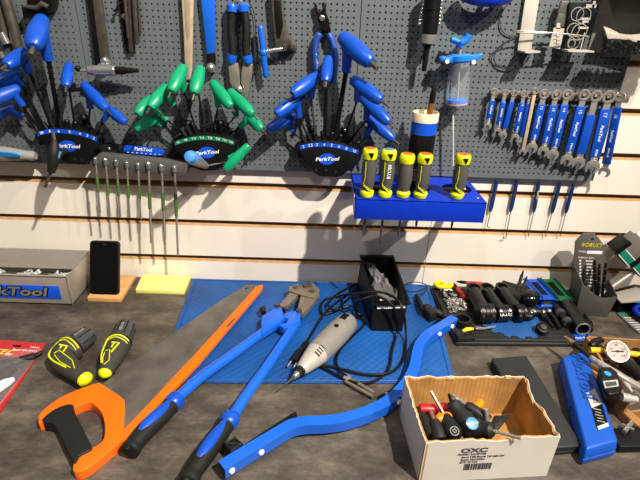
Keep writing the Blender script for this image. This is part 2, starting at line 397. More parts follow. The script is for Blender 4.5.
# black inflator with chrome collar
t = thing('black_puller', 'black cylindrical puller with a chrome collar and thin black tip', 'puller', W(424, 73, .03))
ax = [W(433.5, -8, .045), W(429.5, 34, .045), W(427.5, 44, .045), W(423.8, 71, .045)]
m = MB(); m.tube([ax[0], lerp(ax[0], ax[1], .4), lerp(ax[0], ax[1], .42), ax[1]], [.017, .017, .0155, .015], 20); m.put('barrel', M['blk'], t)
m = MB(); m.tube([ax[1], lerp(ax[1], ax[2], .1), lerp(ax[1], ax[2], .9), ax[2]], [.0135, .0155, .0155, .013], 20); m.put('collar', M['steel'], t)
m = MB(); m.tube([ax[2], lerp(ax[2], ax[3], .15), lerp(ax[2], ax[3], .18), ax[3]], [.008, .0075, .0062, .005], 14); m.put('tip', M['bsteel'], t)
for x0, x1 in ((424, 419.5), (441, 439)):
    m = MB()
    for k in range(7): m.ball(lerp(W(x0, 1, .04), W(x1, 24, .04), k/6), .0038)
    m.put('bead_chain', M['chrome'], t)
m = MB(); m.box(W(434, -3, .023), (.02, .015, .02)); m.put('mounting_clip', M['blk'], t)
# blue handle cut off by the top edge
t = thing('blue_hand_tool', 'glossy blue curved handle at the top edge above the syringe', 'handle', W(488, 4, PG))
m = MB(); pts = smooth_path([W(462, -8, .04), W(474, -3, .05), W(492, -1, .055), W(506, -4, .05), W(514, -10, .04)], 4); m.tube(pts, [.009]+[.014]*(len(pts)-2)+[.009], 16); m.put('grip', M['rack'], t)
m = MB(); o = W(488, -6, .0156); m.cyl(o, o+V((0, -.03, 0)), .006); m.put('bracket', M['blk'], t)
# looped inner cable
m = MB(); m.tube(smooth_path([W(x, y, .0185) for x, y in [(519, -6), (506, 6), (500, 20), (503, 32), (514, 36), (528, 28), (534, 14), (536, 0)]]+[W(x, y, .0205) for x, y in [(530, 30), (512, 38), (498, 48), (494, 58), (498, 66), (510, 69), (524, 64), (531, 54)]], 5), .0011, 6); m.put('cable_loop', M['dgrey'], None, 'thin grey cable coiled in loops on the pegboard beside the white bracket', 'cable')
# white bracket display with wire loop and packets
BW = mat('bracket_white', '#b9b4aa', .5, var=.04)
t = thing('display_bracket', 'white L-shaped display bracket with a wire loop at the top right of the board', 'bracket', W(533, 50, PG))
m = MB(); slab(m, [(527, -12), (541, -12), (531.5, 49.5), (517.5, 50)], .020, .024, .0008); m.put('upright', BW, t)
m = MB(); p = [W(517.5, 50, .021), W(531.5, 49.5, .021)]; m.prism([p[0], p[1], p[1]+V((0, -.045, .001)), p[0]+V((0, -.045, .001))], (0, 0, -.003)); m.put('foot', BW, t)
m = MB(); o = W(530, 15, .0156); m.box(o+V((0, -.002, 0)), (.012, .0045, .03)); m.put('back_clip', M['grey'], t)
m = MB(); m.tube(smooth_path([W(x, y, d) for x, y, d in [(588, 36.5, .055), (566, 34, .07), (540, 32, .075), (520, 31, .07), (512, 30.5, .055), (520, 32.5, .042), (545, 33.5, .035), (566, 34.5, .032)]], 6), .0014, 8); m.put('wire_loop', M['steel'], t)
pk = thing('tube_packet', 'black retail packet printed with grey rings, hanging right of the white bracket', 'packet', W(580, 47, .03))
q = [W(570, 2, .04), W(597, 2, .04), W(582, 50, .04), W(564, 49, .04)]
m = MB(); m.prism(q, (0, .006, 0), bevel=.001); fr = m.put('pouch', M['blk'], pk)
m = MB(); up = (q[0]-q[3]); rt = (q[1]-q[0])
def onp(u, v): return q[3]+(q[2]-q[3])*u*(1-v)+(q[1]-q[0])*u*v+up*v+V((0, -.0006, 0))
for (u, v, R) in ((.35, .75, .012), (.62, .72, .014), (.3, .42, .012), (.6, .38, .015), (.45, .15, .012), (.35, .13, .007)): m.ring(onp(u, v), (0, 1, 0), R, .0011, 20, 6)
m.put('ring_print', M['grey'], fr)
m = MB()
for (u, v, a, b) in ((.82, .92, .020, .006), (.72, .66, .020, .004), (.76, .60, .012, .004), (.74, .47, .020, .004), (.9, .95, .005, .012), (.88, .2, .002, .03)): m.box(onp(u, v), (a, .0008, b))
m.put('white_print', BW, fr)
m = MB(); m.box(lerp(q[2], q[3], .5)+V((.004, -.012, -.001)), (.052, .03, .003)); m.put('lower_ledge', BW, pk)
m = MB(); m.box(W(586, 10, .026), (.016, .021, .016)); m.put('hook', M['grey'], pk)
for i, (x, y) in enumerate(((564, 8), (561, 20))):
    m = MB(); m.box(W(x, y, .030), (.022, .008, .024), Matrix.Rotation(.15, 3, 'Y'), bevel=.002); t2 = m.put('small_pouch', mat('smoky_pouch', '#5b5a56', .35), None, ['upper small grey pouch hanging left of the black packet', 'lower small grey pouch hanging left of the black packet'][i], 'packet')
t = thing('price_tag', 'white paper tag with handwriting hanging in front of the wire loop', 'tag', W(556, 49, .04))
m = MB(); m.prism(WP([(554, 27.5), (564.5, 28.5), (560, 49), (549, 47.5)], .048), (0, .0012, 0)); pp = m.put('paper', BW, t)
m = MB(); m.prism(WP([(557, 23), (560, 23), (560.5, 29), (556, 29)], .048), (0, .0012, 0)); m.put('tab', BW, t)
m = MB()
for y, a in ((36, 3), (40, 4), (43.5, 2.5)): m.tube(smooth_path(WP([(555-a*.6, y), (556, y-1), (557, y+1), (558+a*.5, y)], .0484), 4), .0005, 6)
m.put('handwriting', M['dgrey'], pp)
# clear hopper bin of black pellets, cut by the frame
t = thing('hopper_bin', 'clear plastic bin of black pellets in the top right corner', 'bin', W(628, 60, PG))
def hop(x, y, d): return W(x, y, d)
f0, f1, f2, f3 = W(609, 15, .085), W(664, 18, .085), W(660, 52, .085), W(604, 37, .085)
b0, b1 = W(617, 12, .02), W(664, 14, .02)
zt = f0.z; xl, xr = f0.x+.012, f0.x+.17; zb = W(606, 56, .085).z
clr = mat('clear_styrene', '#3c3c3a', .12, alpha=.07, var=0)
m = MB(); m.box(((xl+xr)/2, -.084, (zt+zb)/2), (xr-xl, .002, zt-zb)); m.put('front_pane', clr, t)
m = MB(); m.box((xl, -.051, (zt+zb)/2), (.002, .067, zt-zb)); m.put('side_pane', clr, t)
m = MB(); m.box((xr, -.051, (zt+zb)/2), (.002, .067, zt-zb)); m.put('side_pane', clr, t)
m = MB(); m.box(((xl+xr)/2, -.018, (zt+zb)/2+.03), (xr-xl, .002, zt-zb+.06)); m.put('back_pane', mat('smoked_back', '#77746e', .4), t)
m = MB(); m.box(((xl+xr)/2, -.051, zb), (xr-xl, .067, .003)); m.put('bin_floor', clr, t)
m = MB(); m.box(((xl+xr)/2, -.086, zt+.002), (xr-xl+.006, .008, .006), bevel=.001); m.put('rim', clr, t)
m = MB(); g = []
for i in range(12):
    row = []
    for j in range(6): row.append((xl+.012+(xr-xl-.016)*i/11, -.060+.032*j/5, zb+.024+.018*(j/5)+.005*math.sin(i*.6+j*.4)+.006*max(0, 3-i)/3))
    g.append(row)
m.sheet(g, .002); m.put('paper_liner', mat('white_liner', '#aaa499', .8), None, 'crumpled white paper liner inside the clear pellet bin', 'liner')
m = MB(); rr = random.Random(3)
for k in range(230):
    m.box((xl+.006+rr.random()*(xr-xl-.012), -.078+rr.random()*.014, zb+.009+rr.random()**2*.018), (.006, .006, .009), Matrix.Rotation(rr.random()*3, 3, V((rr.random(), rr.random(), .3)).normalized()))
m.put('pellets', M['blk'], None, 'heap of small black pellets in the clear corner bin', 'pellets', kind='stuff')
t = thing('storage_bin', 'dark bin on the top right edge above the clear pellet bin', 'bin', W(640, 6, .03))
m = MB(); z0 = zt+.032; m.box((xl+.09, -.052, z0+.05), (.17, .060, .09), bevel=.004); m.put('body', M['bsteel'], t)
m = MB(); m.box((xl+.09, -.089, z0+.03), (.10, .004, .02), bevel=.001); m.put('grip_lip', M['blk'], t)

# ------------------------------------------------------------------ top left cluster
t = thing('steel_tube', 'thick grey steel tube tool slanting down at the top left edge', 'tube tool', W(18, 60, PG))
m = MB(); m.tube([W(3, -10, .03), W(13, 25, .032), W(20, 58, .034)], [.0105, .0105, .010], 18); m.put('tube', M['dsteel'], t)
m = MB(); m.tube([W(-6, -10, .028), W(4, 30, .03), W(8, 55, .03)], [.008, .008, .007], 14); m.put('side_tube', M['dsteel'], t)
m = MB(); m.tube([W(1, 33, .04), W(7, 44, .04)], .008, 12); m.tube([W(0, 52, .04), W(3, 58, .04)], .006, 12); m.put('clamp', M['chrome'], t)
t = thing('steel_clamp', 'dark grimy clamp head at the top, above the largest left blue handle', 'clamp', W(38, 16, PG))
m = MB(); slab(m, [(25, -8), (52, -10), (53, 5), (50, 11), (44, 13), (39, 9), (34, 9), (27, 9)], .018, .045, .003); m.put('jaw_block', M['bsteel'], t)
m = MB(); m.tube([W(27, 7, .048), W(37, 8, .05), W(42, 4, .05), W(48, 7, .048)], [.004, .005, .006, .005], 10); m.put('clamp_lever', M['dsteel'], t)
m = MB(); m.box(W(31, 12, .03), (.02, .03, .02), bevel=.003); m.put('clamp_foot', M['bsteel'], t)
t = thing('hub_puller', 'steel bar with a chrome barrel across its lower end, beside the left hex set', 'puller', W(106, 76, PG))
m = MB(); slab(m, [(91, -10), (100, -10), (109, 60), (100, 62)], .022, .030, .0015); m.put('bar', M['dsteel'], t)
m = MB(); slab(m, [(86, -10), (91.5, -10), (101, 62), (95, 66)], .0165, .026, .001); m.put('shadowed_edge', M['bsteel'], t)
o = [W(93.5, 70.5, .05), W(116, 70.5, .05)]
m = MB(); dx = o[1]-o[0]; L = dx.length; m.lathe(o[0], dx, [(0, .009), (.002, .0105), (L*.78, .0105), (L*.8, .0112), (L*.95, .0112), (L, .0095)], 22); m.put('barrel', M['chrome'], t)
m = MB(); m.lathe(o[1], dx, [(0, .008), (.018, .008), (.0185, .006), (.034, .006), (.035, .0045), (.046, .004)], 14); m.put('axle', M['bsteel'], t)
m = MB(); m.lathe(o[0], -dx, [(0, .0095), (.010, .0085), (.0102, .0028), (.033, .0028)], 14); m.put('plunger', M['steel'], t)
m = MB(); m.ball(W(78, 68.5, .05), .0062); m.put('ball_end', M['blk'], t)
m = MB(); m.lathe(W(106, 62, .030), (0, -1, 0), [(0, .010), (.007, .010), (.010, .005)], 6); o2 = W(106, 64, .0156); m.cyl(o2, o2+V((0, -.03, 0)), .005); m.put('hex_nut', M['chrome'], t)
RODS = [((124, -10), (128.5, 39), .0035, .030), ((130, -10), (131, 53), .0055, .026), ((133.5, -10), (136.8, 45), .0048, .034), ((137.5, -10), (140.3, 36), .003, .026)]
RL = ['thin steel rod, leftmost of the hanging bundle of four', 'longest pointed steel rod in the hanging bundle of four', 'thick round-ended steel rod, third of the hanging bundle', 'thin short steel rod, rightmost of the hanging bundle']
for i, (a, b, r, d) in enumerate(RODS):
    pa, pb = W(*a, d), W(*b, d); m = MB(); m.tube([pa, lerp(pa, pb, .94), pb], [r, r, r*.45], 12)
    m.put('steel_rod', M['dsteel'], None, RL[i], 'rod', 'steel rods in a bundle')
t = thing('rod_hook', 'dark bent metal hook and plate behind the bundle of steel rods', 'hook', W(122, 50, PG))
m = MB(); slab(m, [(117, -8), (123, -8), (130, 50), (125, 51)], .0165, .0215, .001); m.put('plate', M['bsteel'], t)
m = MB(); m.tube(smooth_path([W(122, 3, .024), W(118, 4, .034), W(117, 9, .036), W(114, 11, .03)], 4), .0022, 8); m.put('hook_wire', M['bsteel'], t)
m = MB(); m.lathe(W(124.5, 16.5, .0215), (0, -1, 0), [(0, .005), (.003, .005), (.004, .003)], 12); m.put('screw', M['chrome'], t)
# ================================================================== fan holders with P-handled wrenches
def arc_px(pts, n=5): return [(p.x, p.y) for p in smooth_path([V((x, y, 0)) for x, y in pts], n)]
def logo(t, c, d, w, tilt=0, name='logo'):
    """white slanted ParkTool lettering over a blue oval, lying on the front of the thing"""
    o = W(c[0], c[1], d); m = MB(); x = V((math.cos(tilt), 0, math.sin(tilt))); z = V((-math.sin(tilt), 0, math.cos(tilt)))
    ring = [o+x*(w*.5*math.cos(2*PI*k/28))+z*(w*.34*math.sin(2*PI*k/28)) for k in range(28)]
    m.prism(ring, (0, -.0012, 0)); ov = m.put(name, M['lblue'], t)
    m = MB(); m.text('ParkTool', o+V((0, -.0017, 0)), x, z, w*.30, .0003, .25, 1.25, bold=w*.006); m.put('lettering', M['wht'], ov)
def fan_holder(label, arc, side, bottom, lab, band_m, lc, lw, tilt, texts, sockets, screws, d=.06):
    cen = W(lc[0], lc[1], .04); t = thing('wrench_holder', label, 'tool holder', (cen.x, -.0155, W(bottom[0][0], bottom[0][1], d).z), 'fan-shaped wrench holders')
    A = arc_px(arc)
    poly = [W(x, y, d) for x, y in A+side[1]+bottom+side[0]]
    m = MB(); m.prism(poly, (0, .024, 0), bevel=.0015); body = m.put('body', M['blk'], t)
    # stepped rear rack that takes the shafts
    rear = [W(x, y-3, .036)+V((0, .0002, 0)) for x, y in A]; n = len(rear)
    low = [V((p.x*.97+cen.x*.03, p.y, p.z-.035)) for p in reversed(rear)]
    m = MB(); m.prism(rear+low, (0, .02, 0), bevel=.001); m.put('shaft_rack', M['blk2'], t)
    for (x, y) in sockets:
        c = W(x, y, .047); m = MB(); dv = V(((c.x-cen.x)*.9, 0, .07)).normalized()
        m.lathe(c-dv*.014, dv, [(0, .0055), (.02, .006), (.022, .0045), (.0222, .0036), (.012, .003)], 12); m.put('socket', M['blk'], t)
    for (x, y) in screws:
        c = W(x, y, .0156); m = MB(); m.box(c+V((0, -.003, -.012)), (.016, .0045, .036), bevel=.002); e = m.put('mounting_ear', M['blk'], t)
        m = MB(); m.ball(c+V((0, -.0055, 0)), .0042, (1, .5, 1)); m.put('screw', M['chrome'], e)
    L = arc_px(lab, 6); top = [W(x, y-2.0, d)+V((0, -.0004, 0)) for x, y in L]; bot = [W(x, y+2.0, d)+V((0, -.0004, 0)) for x, y in L]
    m = MB(); m.prism(top+bot[::-1], (0, -.0008, 0)); bd = m.put('size_label', band_m, t)
    m = MB()
    for i, s in enumerate(texts):
        f = (i+.6)/(len(texts)+.2)*(len(L)-1); k = min(int(f), len(L)-2); fr = f-k
        p = W(lerp(L[k][0], L[k+1][0], fr), lerp(L[k][1], L[k+1][1], fr), d)+V((0, -.0016, 0))
        x = (W(*L[k+1], d)-W(*L[k], d)).normalized(); m.text(s, p, x, V((0, 0, 1)), .0085 if len(texts) < 8 or texts[0] == '2' else .0062)
    m.put('lettering', M['wht'], bd)
    logo(t, lc, d+.0003, lw, tilt)
    for i, (x, y) in enumerate(bottom):
        pass
    return t
HZ = 'hex wrenches fanned out in the holder'
lh = fan_holder('black fan-shaped hex wrench holder with blue size strip, leftmost of three on the pegboard',
  [(35, 134), (44, 130), (56, 128), (70, 128.5), (82, 130.5), (92, 134), (99, 138.5)], ([(44, 144), (37, 138)], [(97, 146), (91, 157), (87, 163)]), [(84, 165), (68, 163.5), (58, 158)],
  [(38, 134), (47, 131.5), (57, 131), (70, 131.8), (82, 134), (90, 136.5), (97, 139.5)], M['lblue'], (68, 146), .037, -.02, ['10', '8', '6', '5', '4', '3', '2'], [(45, 126), (52, 124), (60, 123), (67, 123.5), (75, 124.5), (88, 128)], [(85, 117)])
gh = fan_holder('black fan-shaped holder with green size strip between the two blue-striped holders',
  [(172, 144), (180, 138.5), (192, 135), (205, 133.5), (219, 135), (230, 138), (239, 141)], ([(186, 160), (176, 150)], [(236, 148), (227, 160), (221, 168)]), [(217, 170.5), (202, 171), (193, 168)],
  [(175, 143.5), (184, 140.5), (195, 138.3), (206, 137.7), (217, 138.7), (226, 140.5), (234, 143)], M['lgreen'], (207, 152.5), .037, .12, ['T6', 'T8', 'T10', 'T15', 'T20', 'T25', 'T30', 'T40'], [(182, 131), (188, 129.5), (195, 128.5), (203, 128), (212, 128.5), (220, 129.5), (229, 131.5)], [(189, 122.5), (221, 122.5)])
rh = fan_holder('black fan-shaped hex wrench holder with blue size strip, right of the green-striped holder',
  [(297, 147), (305, 143.5), (315, 141.2), (326, 140.8), (337, 142.3), (350, 146), (361, 151.5)], ([(303, 157), (298, 150.5)], [(356, 160), (348, 171), (342, 176)]), [(337, 177.3), (320, 176.5), (314, 173)],
  [(300, 147.5), (309, 145.4), (318, 144.6), (328, 144.8), (338, 146.2), (348, 149), (358, 152)], M['lblue'], (327, 159), .037, .06, ['2', '2.5', '3', '4', '5', '6', '8', '10'], [(303, 139), (309, 137), (315, 135.8), (323, 135), (332, 135.4), (340, 137.5), (348, 140), (357, 144)], [(313, 128), (344.5, 130)])
for t, pts in ((lh, [(75, 159), (82, 160)]), (rh, [(316, 170), (326, 170.3), (336, 172)]), (gh, [(213, 165)])):
    for x, y in pts:
        m = MB(); c = W(x, y, .0602); m.lathe(c, (0, -1, 0), [(0, .0042), (.0012, .0042), (.0014, .003), (-.003+.0044, .0025)], 12); m.put('screw_boss', M['blk2'], t)

def p_handle(kind, label, A, Bp, S, E, wpx, m_h, dA=.055, dB=.10, dE=.047, group=None, m_sh=None, sh=None, tip=True, stem=True, bare=True):
    """P-handled wrench: barrel from its loop end A to its nose B, stem leaving near A, long shaft down into the holder at E"""
    a = W(*A, dA); b = W(*Bp, dB); e = W(*E, dE); s = W(*S, dA+.006)
    r = wpx*.00108
    t = thing(kind, label, 'hex wrench' if kind == 'hex_wrench' else 'torx wrench', e, group)
    L = (b-a).length; d = (b-a).normalized(); m = MB()
    prof = [(0, .40), (.012, .60), (.04, .70), (.15, .80), (.3, .90), (.45, .98), (.6, 1.0), (.75, .95), (.87, .83), (.95, .70), (.985, .60), (1.0, .42)]
    m.lathe(a, d, [(q*L, k*r) for q, k in prof], 20, .86, up=(0, -1, 0))
    if stem:
        j = a+d*(L*.26); k = s
        m.tube([j, lerp(j, k, .35), lerp(j, k, .75), k], [r*.8, r*.62, r*.52, r*.48], 14)
    h = m.put('handle', m_h, t)
    c = a+d*(L*.055)
    m = MB(); q = d.cross(V((0, -1, 0)).cross(d)).normalized()
    m.lathe(a-d*.0012, d, [(0, r*.2), (.002, r*.42), (.004, r*.45)], 12); m.put('end_plug', M['blk'], h)
    r2 = sh or max(.0016, r*.24)
    m = MB(); st = s if stem else a+d*(L*.55); m.tube([st, lerp(st, e, .5), e], r2, 6); m.put('shaft', m_sh or M['bsteel'], t)
    if tip:
        m = MB(); m.tube([b-d*.004, b+d*(.008+r*.55)], r2*1.02, 6); m.put('short_tip', M['dsteel'], t)
    return t
G1 = 'blue hex wrenches in the right holder'
BL = M['blue']
p_handle('hex_wrench', 'largest blue P-handled hex wrench standing highest in the right blue set', (341, 36), (371, 63), (346, 72), (335, 138), 17, BL, .06, .115, sh=.0052)
p_handle('hex_wrench', 'upright blue hex wrench below the pliers, its handle pointing straight out', (328.5, 57), (325.5, 82), (325, 86), (324.5, 137), 11, BL, .05, .10, sh=.004, stem=False)
p_handle('hex_wrench', 'blue hex wrench right of the largest one, handle swung to the right', (352, 79), (381, 101), (357, 101), (344, 139), 13.5, BL, .075, .125, sh=.0022)
p_handle('hex_wrench', 'blue hex wrench, second from bottom on the right side of the right set', (361.5, 97), (389, 123), (366, 120), (350, 141), 12.5, BL, .052, .098, sh=.0022)
p_handle('hex_wrench', 'lowest blue hex wrench on the right side of the right set, above the screwdrivers', (365, 116), (394, 140), (366, 137), (357, 146), 11.5, BL, .032, .068, sh=.0018)
p_handle('hex_wrench', 'upper blue hex wrench swung left in the right set, beside the plier handles', (319, 75), (292, 95), (311, 98), (316, 138), 13.5, BL, .05, .10, m_sh=M['dsteel'], sh=.0026)
p_handle('hex_wrench', 'middle of three blue hex wrenches swung left in the right set', (303, 94), (276, 115), (299, 117), (309, 139), 12.5, BL, .058, .105, sh=.0021)
p_handle('hex_wrench', 'lowest blue hex wrench swung left, its nose touching a green handle', (297, 113), (267, 130), (292, 131), (303, 141), 11.5, BL, .035, .07, sh=.0018)
GR = M['green']
p_handle('torx_wrench', 'tallest green P-handled wrench on the left, under the tan steel bar', (184, 66), (171, 92), (184, 91), (196, 130), 13, GR, .05, .10, sh=.002)
p_handle('torx_wrench', 'second green wrench from the top on the left of the green fan', (167, 86), (150, 108), (174, 105), (189, 132), 12, GR, .05, .10, sh=.0018)
p_handle('torx_wrench', 'third green wrench from the top on the left of the green fan', (151, 98), (137, 115), (167, 120), (183, 134), 11.5, GR, .045, .085, sh=.0016)
p_handle('torx_wrench', 'lowest green wrench on the left of the green fan, lying almost level', (162, 115), (135, 129), (162, 126), (180, 136), 11, GR, .035, .06, sh=.0015)
p_handle('torx_wrench', 'upright green wrench beside the blue-handled chain whip', (201, 67), (194, 94), (199, 95), (203.5, 130), 12.5, GR, .05, .095, sh=.002, stem=False)
p_handle('torx_wrench', 'upper green wrench swung right under the cable cutter jaws', (212, 82), (231, 107), (218, 107), (212.5, 131), 12, GR, .05, .095, sh=.0018)
p_handle('torx_wrench', 'long green wrench swung right across the cable cutter jaws', (229, 91), (253, 115), (236, 116), (221, 132), 12, GR, .055, .10, sh=.0017)
p_handle('torx_wrench', 'lowest green wrench swung right, touching a blue handle nose', (246, 113), (262, 130), (240, 127), (230, 134), 11.5, GR, .045, .075, sh=.0016)
p_handle('torx_wrench', 'single green wrench sticking out sideways low on the right of the green holder', (249, 145), (225, 170), (229, 158), (217, 161), 10.5, GR, .07, .088, dE=.064, sh=.0015)
p_handle('hex_wrench', 'largest blue hex wrench of the left set, its black tip pointing at the viewer', (42, 18), (33, 48), (48.5, 60), (60, 127), 19, BL, .055, .125, sh=.0052)
p_handle('hex_wrench', 'blue hex wrench reaching to the left edge under the largest left handle', (26, 51), (6, 66), (30, 73), (52, 128), 14, BL, .05, .11, sh=.0036)
p_handle('hex_wrench', 'upper of three crowded blue hex wrenches at the left edge', (22, 73), (-6, 84), (23, 86), (46, 130), 13, BL, .038, .075, sh=.003)
p_handle('hex_wrench', 'middle of three crowded blue hex wrenches at the left edge', (20, 88), (-9, 101), (23, 106), (41, 132), 13, M['blue2'], .062, .105, sh=.0024)
p_handle('hex_wrench', 'lowest of three crowded blue hex wrenches at the left edge', (14, 106), (-12, 119), (23, 118), (36, 134), 11, BL, .032, .058, sh=.002)
p_handle('hex_wrench', 'short upright blue hex wrench in the left set below the chrome barrel', (69, 64), (66, 87), (70, 88), (75, 127), 11, BL, .05, .10, sh=.0024, stem=False)
p_handle('hex_wrench', 'blue hex wrench of the left set swung right with a black butt end', (83, 84), (107, 110), (90, 108), (88, 130), 12, BL, .055, .10, sh=.002)
p_handle('hex_wrench', 'lowest blue hex wrench of the left set, half hidden and swung right', (104, 106), (126, 123), (103, 121), (97, 134), 10.5, BL, .05, .08, sh=.0018)

# black T-handled hex driver hung in front of the left holder
t = thing('hex_driver', 'black hex driver hanging tip down in front of the left holder', 'hex driver', W(45, 187, .105))
a, b, c, e = W(54.5, 140, .085), W(54, 158, .098), W(51, 172, .102), W(45, 187, .104)
m = MB(); m.tube([a, lerp(a, b, .5), b, c], [.006, .012, .0135, .0075], 16); g = m.put('grip', M['blk2'], t)
m = MB(); m.tube([b, W(60, 153, .088), W(66, 151, .066)], [.010, .008, .006], 12); m.put('side_handle', M['blk2'], t)
m = MB(); m.tube([c, e], .0034, 6); m.put('hex_tip', M['dsteel'], t)
m = MB(); m.tube([W(53, 132, .078), a], .0035, 6); m.put('upper_shaft', M['dsteel'], t)
m = MB(); p = W(59.5, 155, .1015); m.box(p, (.004, .001, .016), Matrix.Rotation(.5, 3, 'Y')); m.put('blue_sticker', mat('sky_blue_print', '#4aa3d8', .4), t, label='small light blue sticker on the grip')
# blue-capped screwdriver pointing at the viewer, hung under the green holder
t = thing('screwdriver', 'screwdriver with a sky blue cap pointing outward below the green holder', 'screwdriver', W(205, 164, .065))
a, b = W(206, 166, .0625), W(189, 156, .15)
m = MB(); d = b-a; L = d.length; m.lathe(a, d, [(0, .007), (.15*L, .009), (.5*L, .0115), (.72*L, .0125)], 18); m.put('grip', mat('clear_grey_grip', '#77797a', .25), t)
m = MB(); m.lathe(a+d*.72, d, [(0, .0128), (.05*L, .0138), (.2*L, .0135), (.26*L, .011), (.285*L, .005)], 18); m.put('cap', mat('sky_blue_plastic', '#4a8fe0', .25), t, label='sky blue end cap')
m = MB(); m.cyl(a, W(226, 162, .0625), .0016); m.put('shaft', M['steel'], t)
# grey utility handle at the left edge
t = thing('utility_handle', 'light grey tool handle with a blue inlay poking in at the left edge', 'tool handle', W(10, 160, .03))
m = MB(); p0, p1 = W(-22, 152, .04), W(36, 156, .04)
m.tube([lerp(p0, p1, q) for q in (0, .15, .45, .7, .85, .95, 1)], [.013, .016, .017, .013, .0105, .011, .008], 16, flat=1.0); m.put('grip', M['grey'], t)
m = MB(); x = (p1-p0).normalized(); z = V((0, -.35, .93)); z = (z-x*z.dot(x)).normalized(); n = x.cross(z)
if n.y > 0: n = -n
o = W(4, 154, .0575); pl = [o+x*(.036*math.cos(2*PI*k/24))+z*(.0062*math.sin(2*PI*k/24)) for k in range(24)]
m.prism([q+n*.002 for q in pl], -n*.004); m.put('inlay', mat('sky_inlay', '#2f8fdc', .35), t, label='sky blue inlay')

# ================================================================== spoke drivers on their bracket
t = thing('driver_bracket', 'dark grey slotted bracket with a blue nameplate below the left holder', 'tool holder', W(140, 178, .05))
m = MB(); m.prism(WP([(98, 147), (104, 144), (184, 152), (190, 156), (186, 172), (94, 162)], .030), (0, .0145, 0), bevel=.002); m.put('back_plate', M['blk2'], t)
lip = WP([(92, 160), (98, 154.5), (188, 163.5), (186, 175), (180, 179.5), (172, 176.5), (150, 173.5), (120, 170.5), (96, 167.5), (89, 164)], .056)
m = MB(); m.prism(lip, (0, .025, 0), bevel=.002); m.put('slotted_lip', mat('textured_grey_plastic', '#4b4b4b', .7, var=.2, scale=150, bump=.3), t)
pl = [W(x, y, .034) for x, y in arc_px([(124, 145.5), (130, 146), (158, 149), (164, 151.5), (163, 155), (158, 156), (130, 153.5), (123, 151)], 3)]
m = MB(); m.prism(pl, (0, .006, 0), bevel=.0008); npl = m.put('nameplate', M['lblue'], t, label='blue nameplate with white lettering')
m = MB(); x = W(160, 152, .034)-W(130, 149, .034); m.text('ParkTool', W(143, 149.5, .0345), x, V((0, 0, 1)), .0105, .0003, .2, bold=.0002)
for k in range(8): m.box(W(128+k*4.5, 152.3+k*.32, .0345), (.003, .0005, .0014))
m.put('lettering', M['wht'], npl)
m = MB()
for q in ((109, 148.6), (176, 151.5)): m.ball(W(*q, .0312), .0035, (1, .5, 1))
m.put('screw', M['chrome'], t)
DR = [((95.5, 160.5), (100.3, 213), (97.5, 178, 191.5)), ((105.5, 161.5), (110, 215.2), (107.5, 180.5, 194)), ((116.2, 163), (120.6, 216.7), (118, 181.5, 195)), ((126.8, 164.5), (129.8, 217.5), (128, 184, 197)), ((138, 166), (141, 218.8), (139, 185, 198)), ((148.5, 165.5), (151, 242.6), (149.5, 191, 207)), ((161.5, 168), (165, 244), (163, 191, 209)), ((174.5, 169), (178, 255.5), (175.6, 192, 214.5))]
names = ['leftmost of eight', 'second from left of eight', 'third from left of eight', 'fourth from left of eight', 'last of the short ones', 'first of the three long ones,', 'middle of the three long ones,', 'longest and rightmost, hanging']
for i, (a, b, s) in enumerate(DR):
    big = i >= 5; d = .06
    t = thing('spoke_driver', 'thin green-sleeved driver, %s on the grey bracket' % names[i], 'driver', W(*b, d), 'thin steel drivers with green sleeves')
    pa, pb = W(*a, d), W(*b, d); m = MB(); r = .0021 if not big else .0026
    m.tube([pa, pb], r, 8); m.put('rod', M['steel'], t)
    m = MB(); h = W(a[0], a[1]-1, .0575); m.tube([pa+V((0, .0, .004)), pa+V((0, 0, -.006))], r*1.9, 10); m.ball(pa+V((0, 0, .004)), r*2.1); m.tube([pa+V((0, 0, .003)), pa+V((.004, .012, .003))], r*.9, 8); m.put('hooked_head', M['chrome'], t)
    q0, q1 = (s[1]-a[1])/(b[1]-a[1]), (s[2]-a[1])/(b[1]-a[1])
    m = MB(); m.tube([lerp(pa, pb, q0), lerp(pa, pb, q1)], r*1.55, 10); m.put('sleeve', mat('moss_green_sleeve', '#47692c', .5), t, label='moss green sleeve')
    m = MB()
    for k in range(3 if not big else 0): m.ring(lerp(pa, pb, .12+.07*k), pb-pa, r*1.0, .0007, 10, 6)
    if not big: m.put('knurl', M['chrome'], t)
    else: m.bm.free()
# ================================================================== blue tool rack with screwdrivers, brush can
ZR = .3065
bl, br = W(352.5, 175, .0155), W(476.5, 178, .0155); fl, fr = B(355.5, 199.5, ZR), B(486.5, 202.5, ZR)
bl.z = br.z = ZR
yF = (fl.y+fr.y)/2; xl, xr = fl.x, fr.x; yB = -.0156
zb = W(420, 221, -yF).z
rk = thing('tool_rack', 'royal blue metal tool rack with round holes under the right-hand pegboard', 'tool rack', ((xl+xr)/2, -.02, zb))
SD = [((371, 148), (366.6, 198), (362, 235)), ((390, 149), (384.8, 198.3), (379.3, 245)), ((408.5, 153.5), (402.8, 198.3), (397, 236)), ((426.5, 153.5), (420, 199), (415.8, 227)), ((464, 154), (456.5, 199.5), (451, 228))]
BASE = [B(b[0], b[1]-1.5, ZR) for a, b, c in SD]
bigs = [B(377, 187.5, ZR), B(416.5, 187.8, ZR), B(456, 187.8, ZR)]
rb = .0325
outer = [V((xl, yF, ZR)), V((xr, yF, ZR)), V((xr, yB, ZR)), V((xl, yB, ZR))]
def circ(c, r, n=28): return [c+V((r*math.cos(2*PI*k/n), r*math.sin(2*PI*k/n), 0)) for k in range(n)]
for b in bigs: b.y = (yF+yB)/2+.004
m = MB(); m.prism(outer, (0, 0, -.002), holes=[circ(b, rb) for b in bigs]+[circ(b, .0032, 10) for b in BASE if min((b-q).length for q in bigs) > rb+.0055]); m.put('top_shelf', M['rack'], rk)
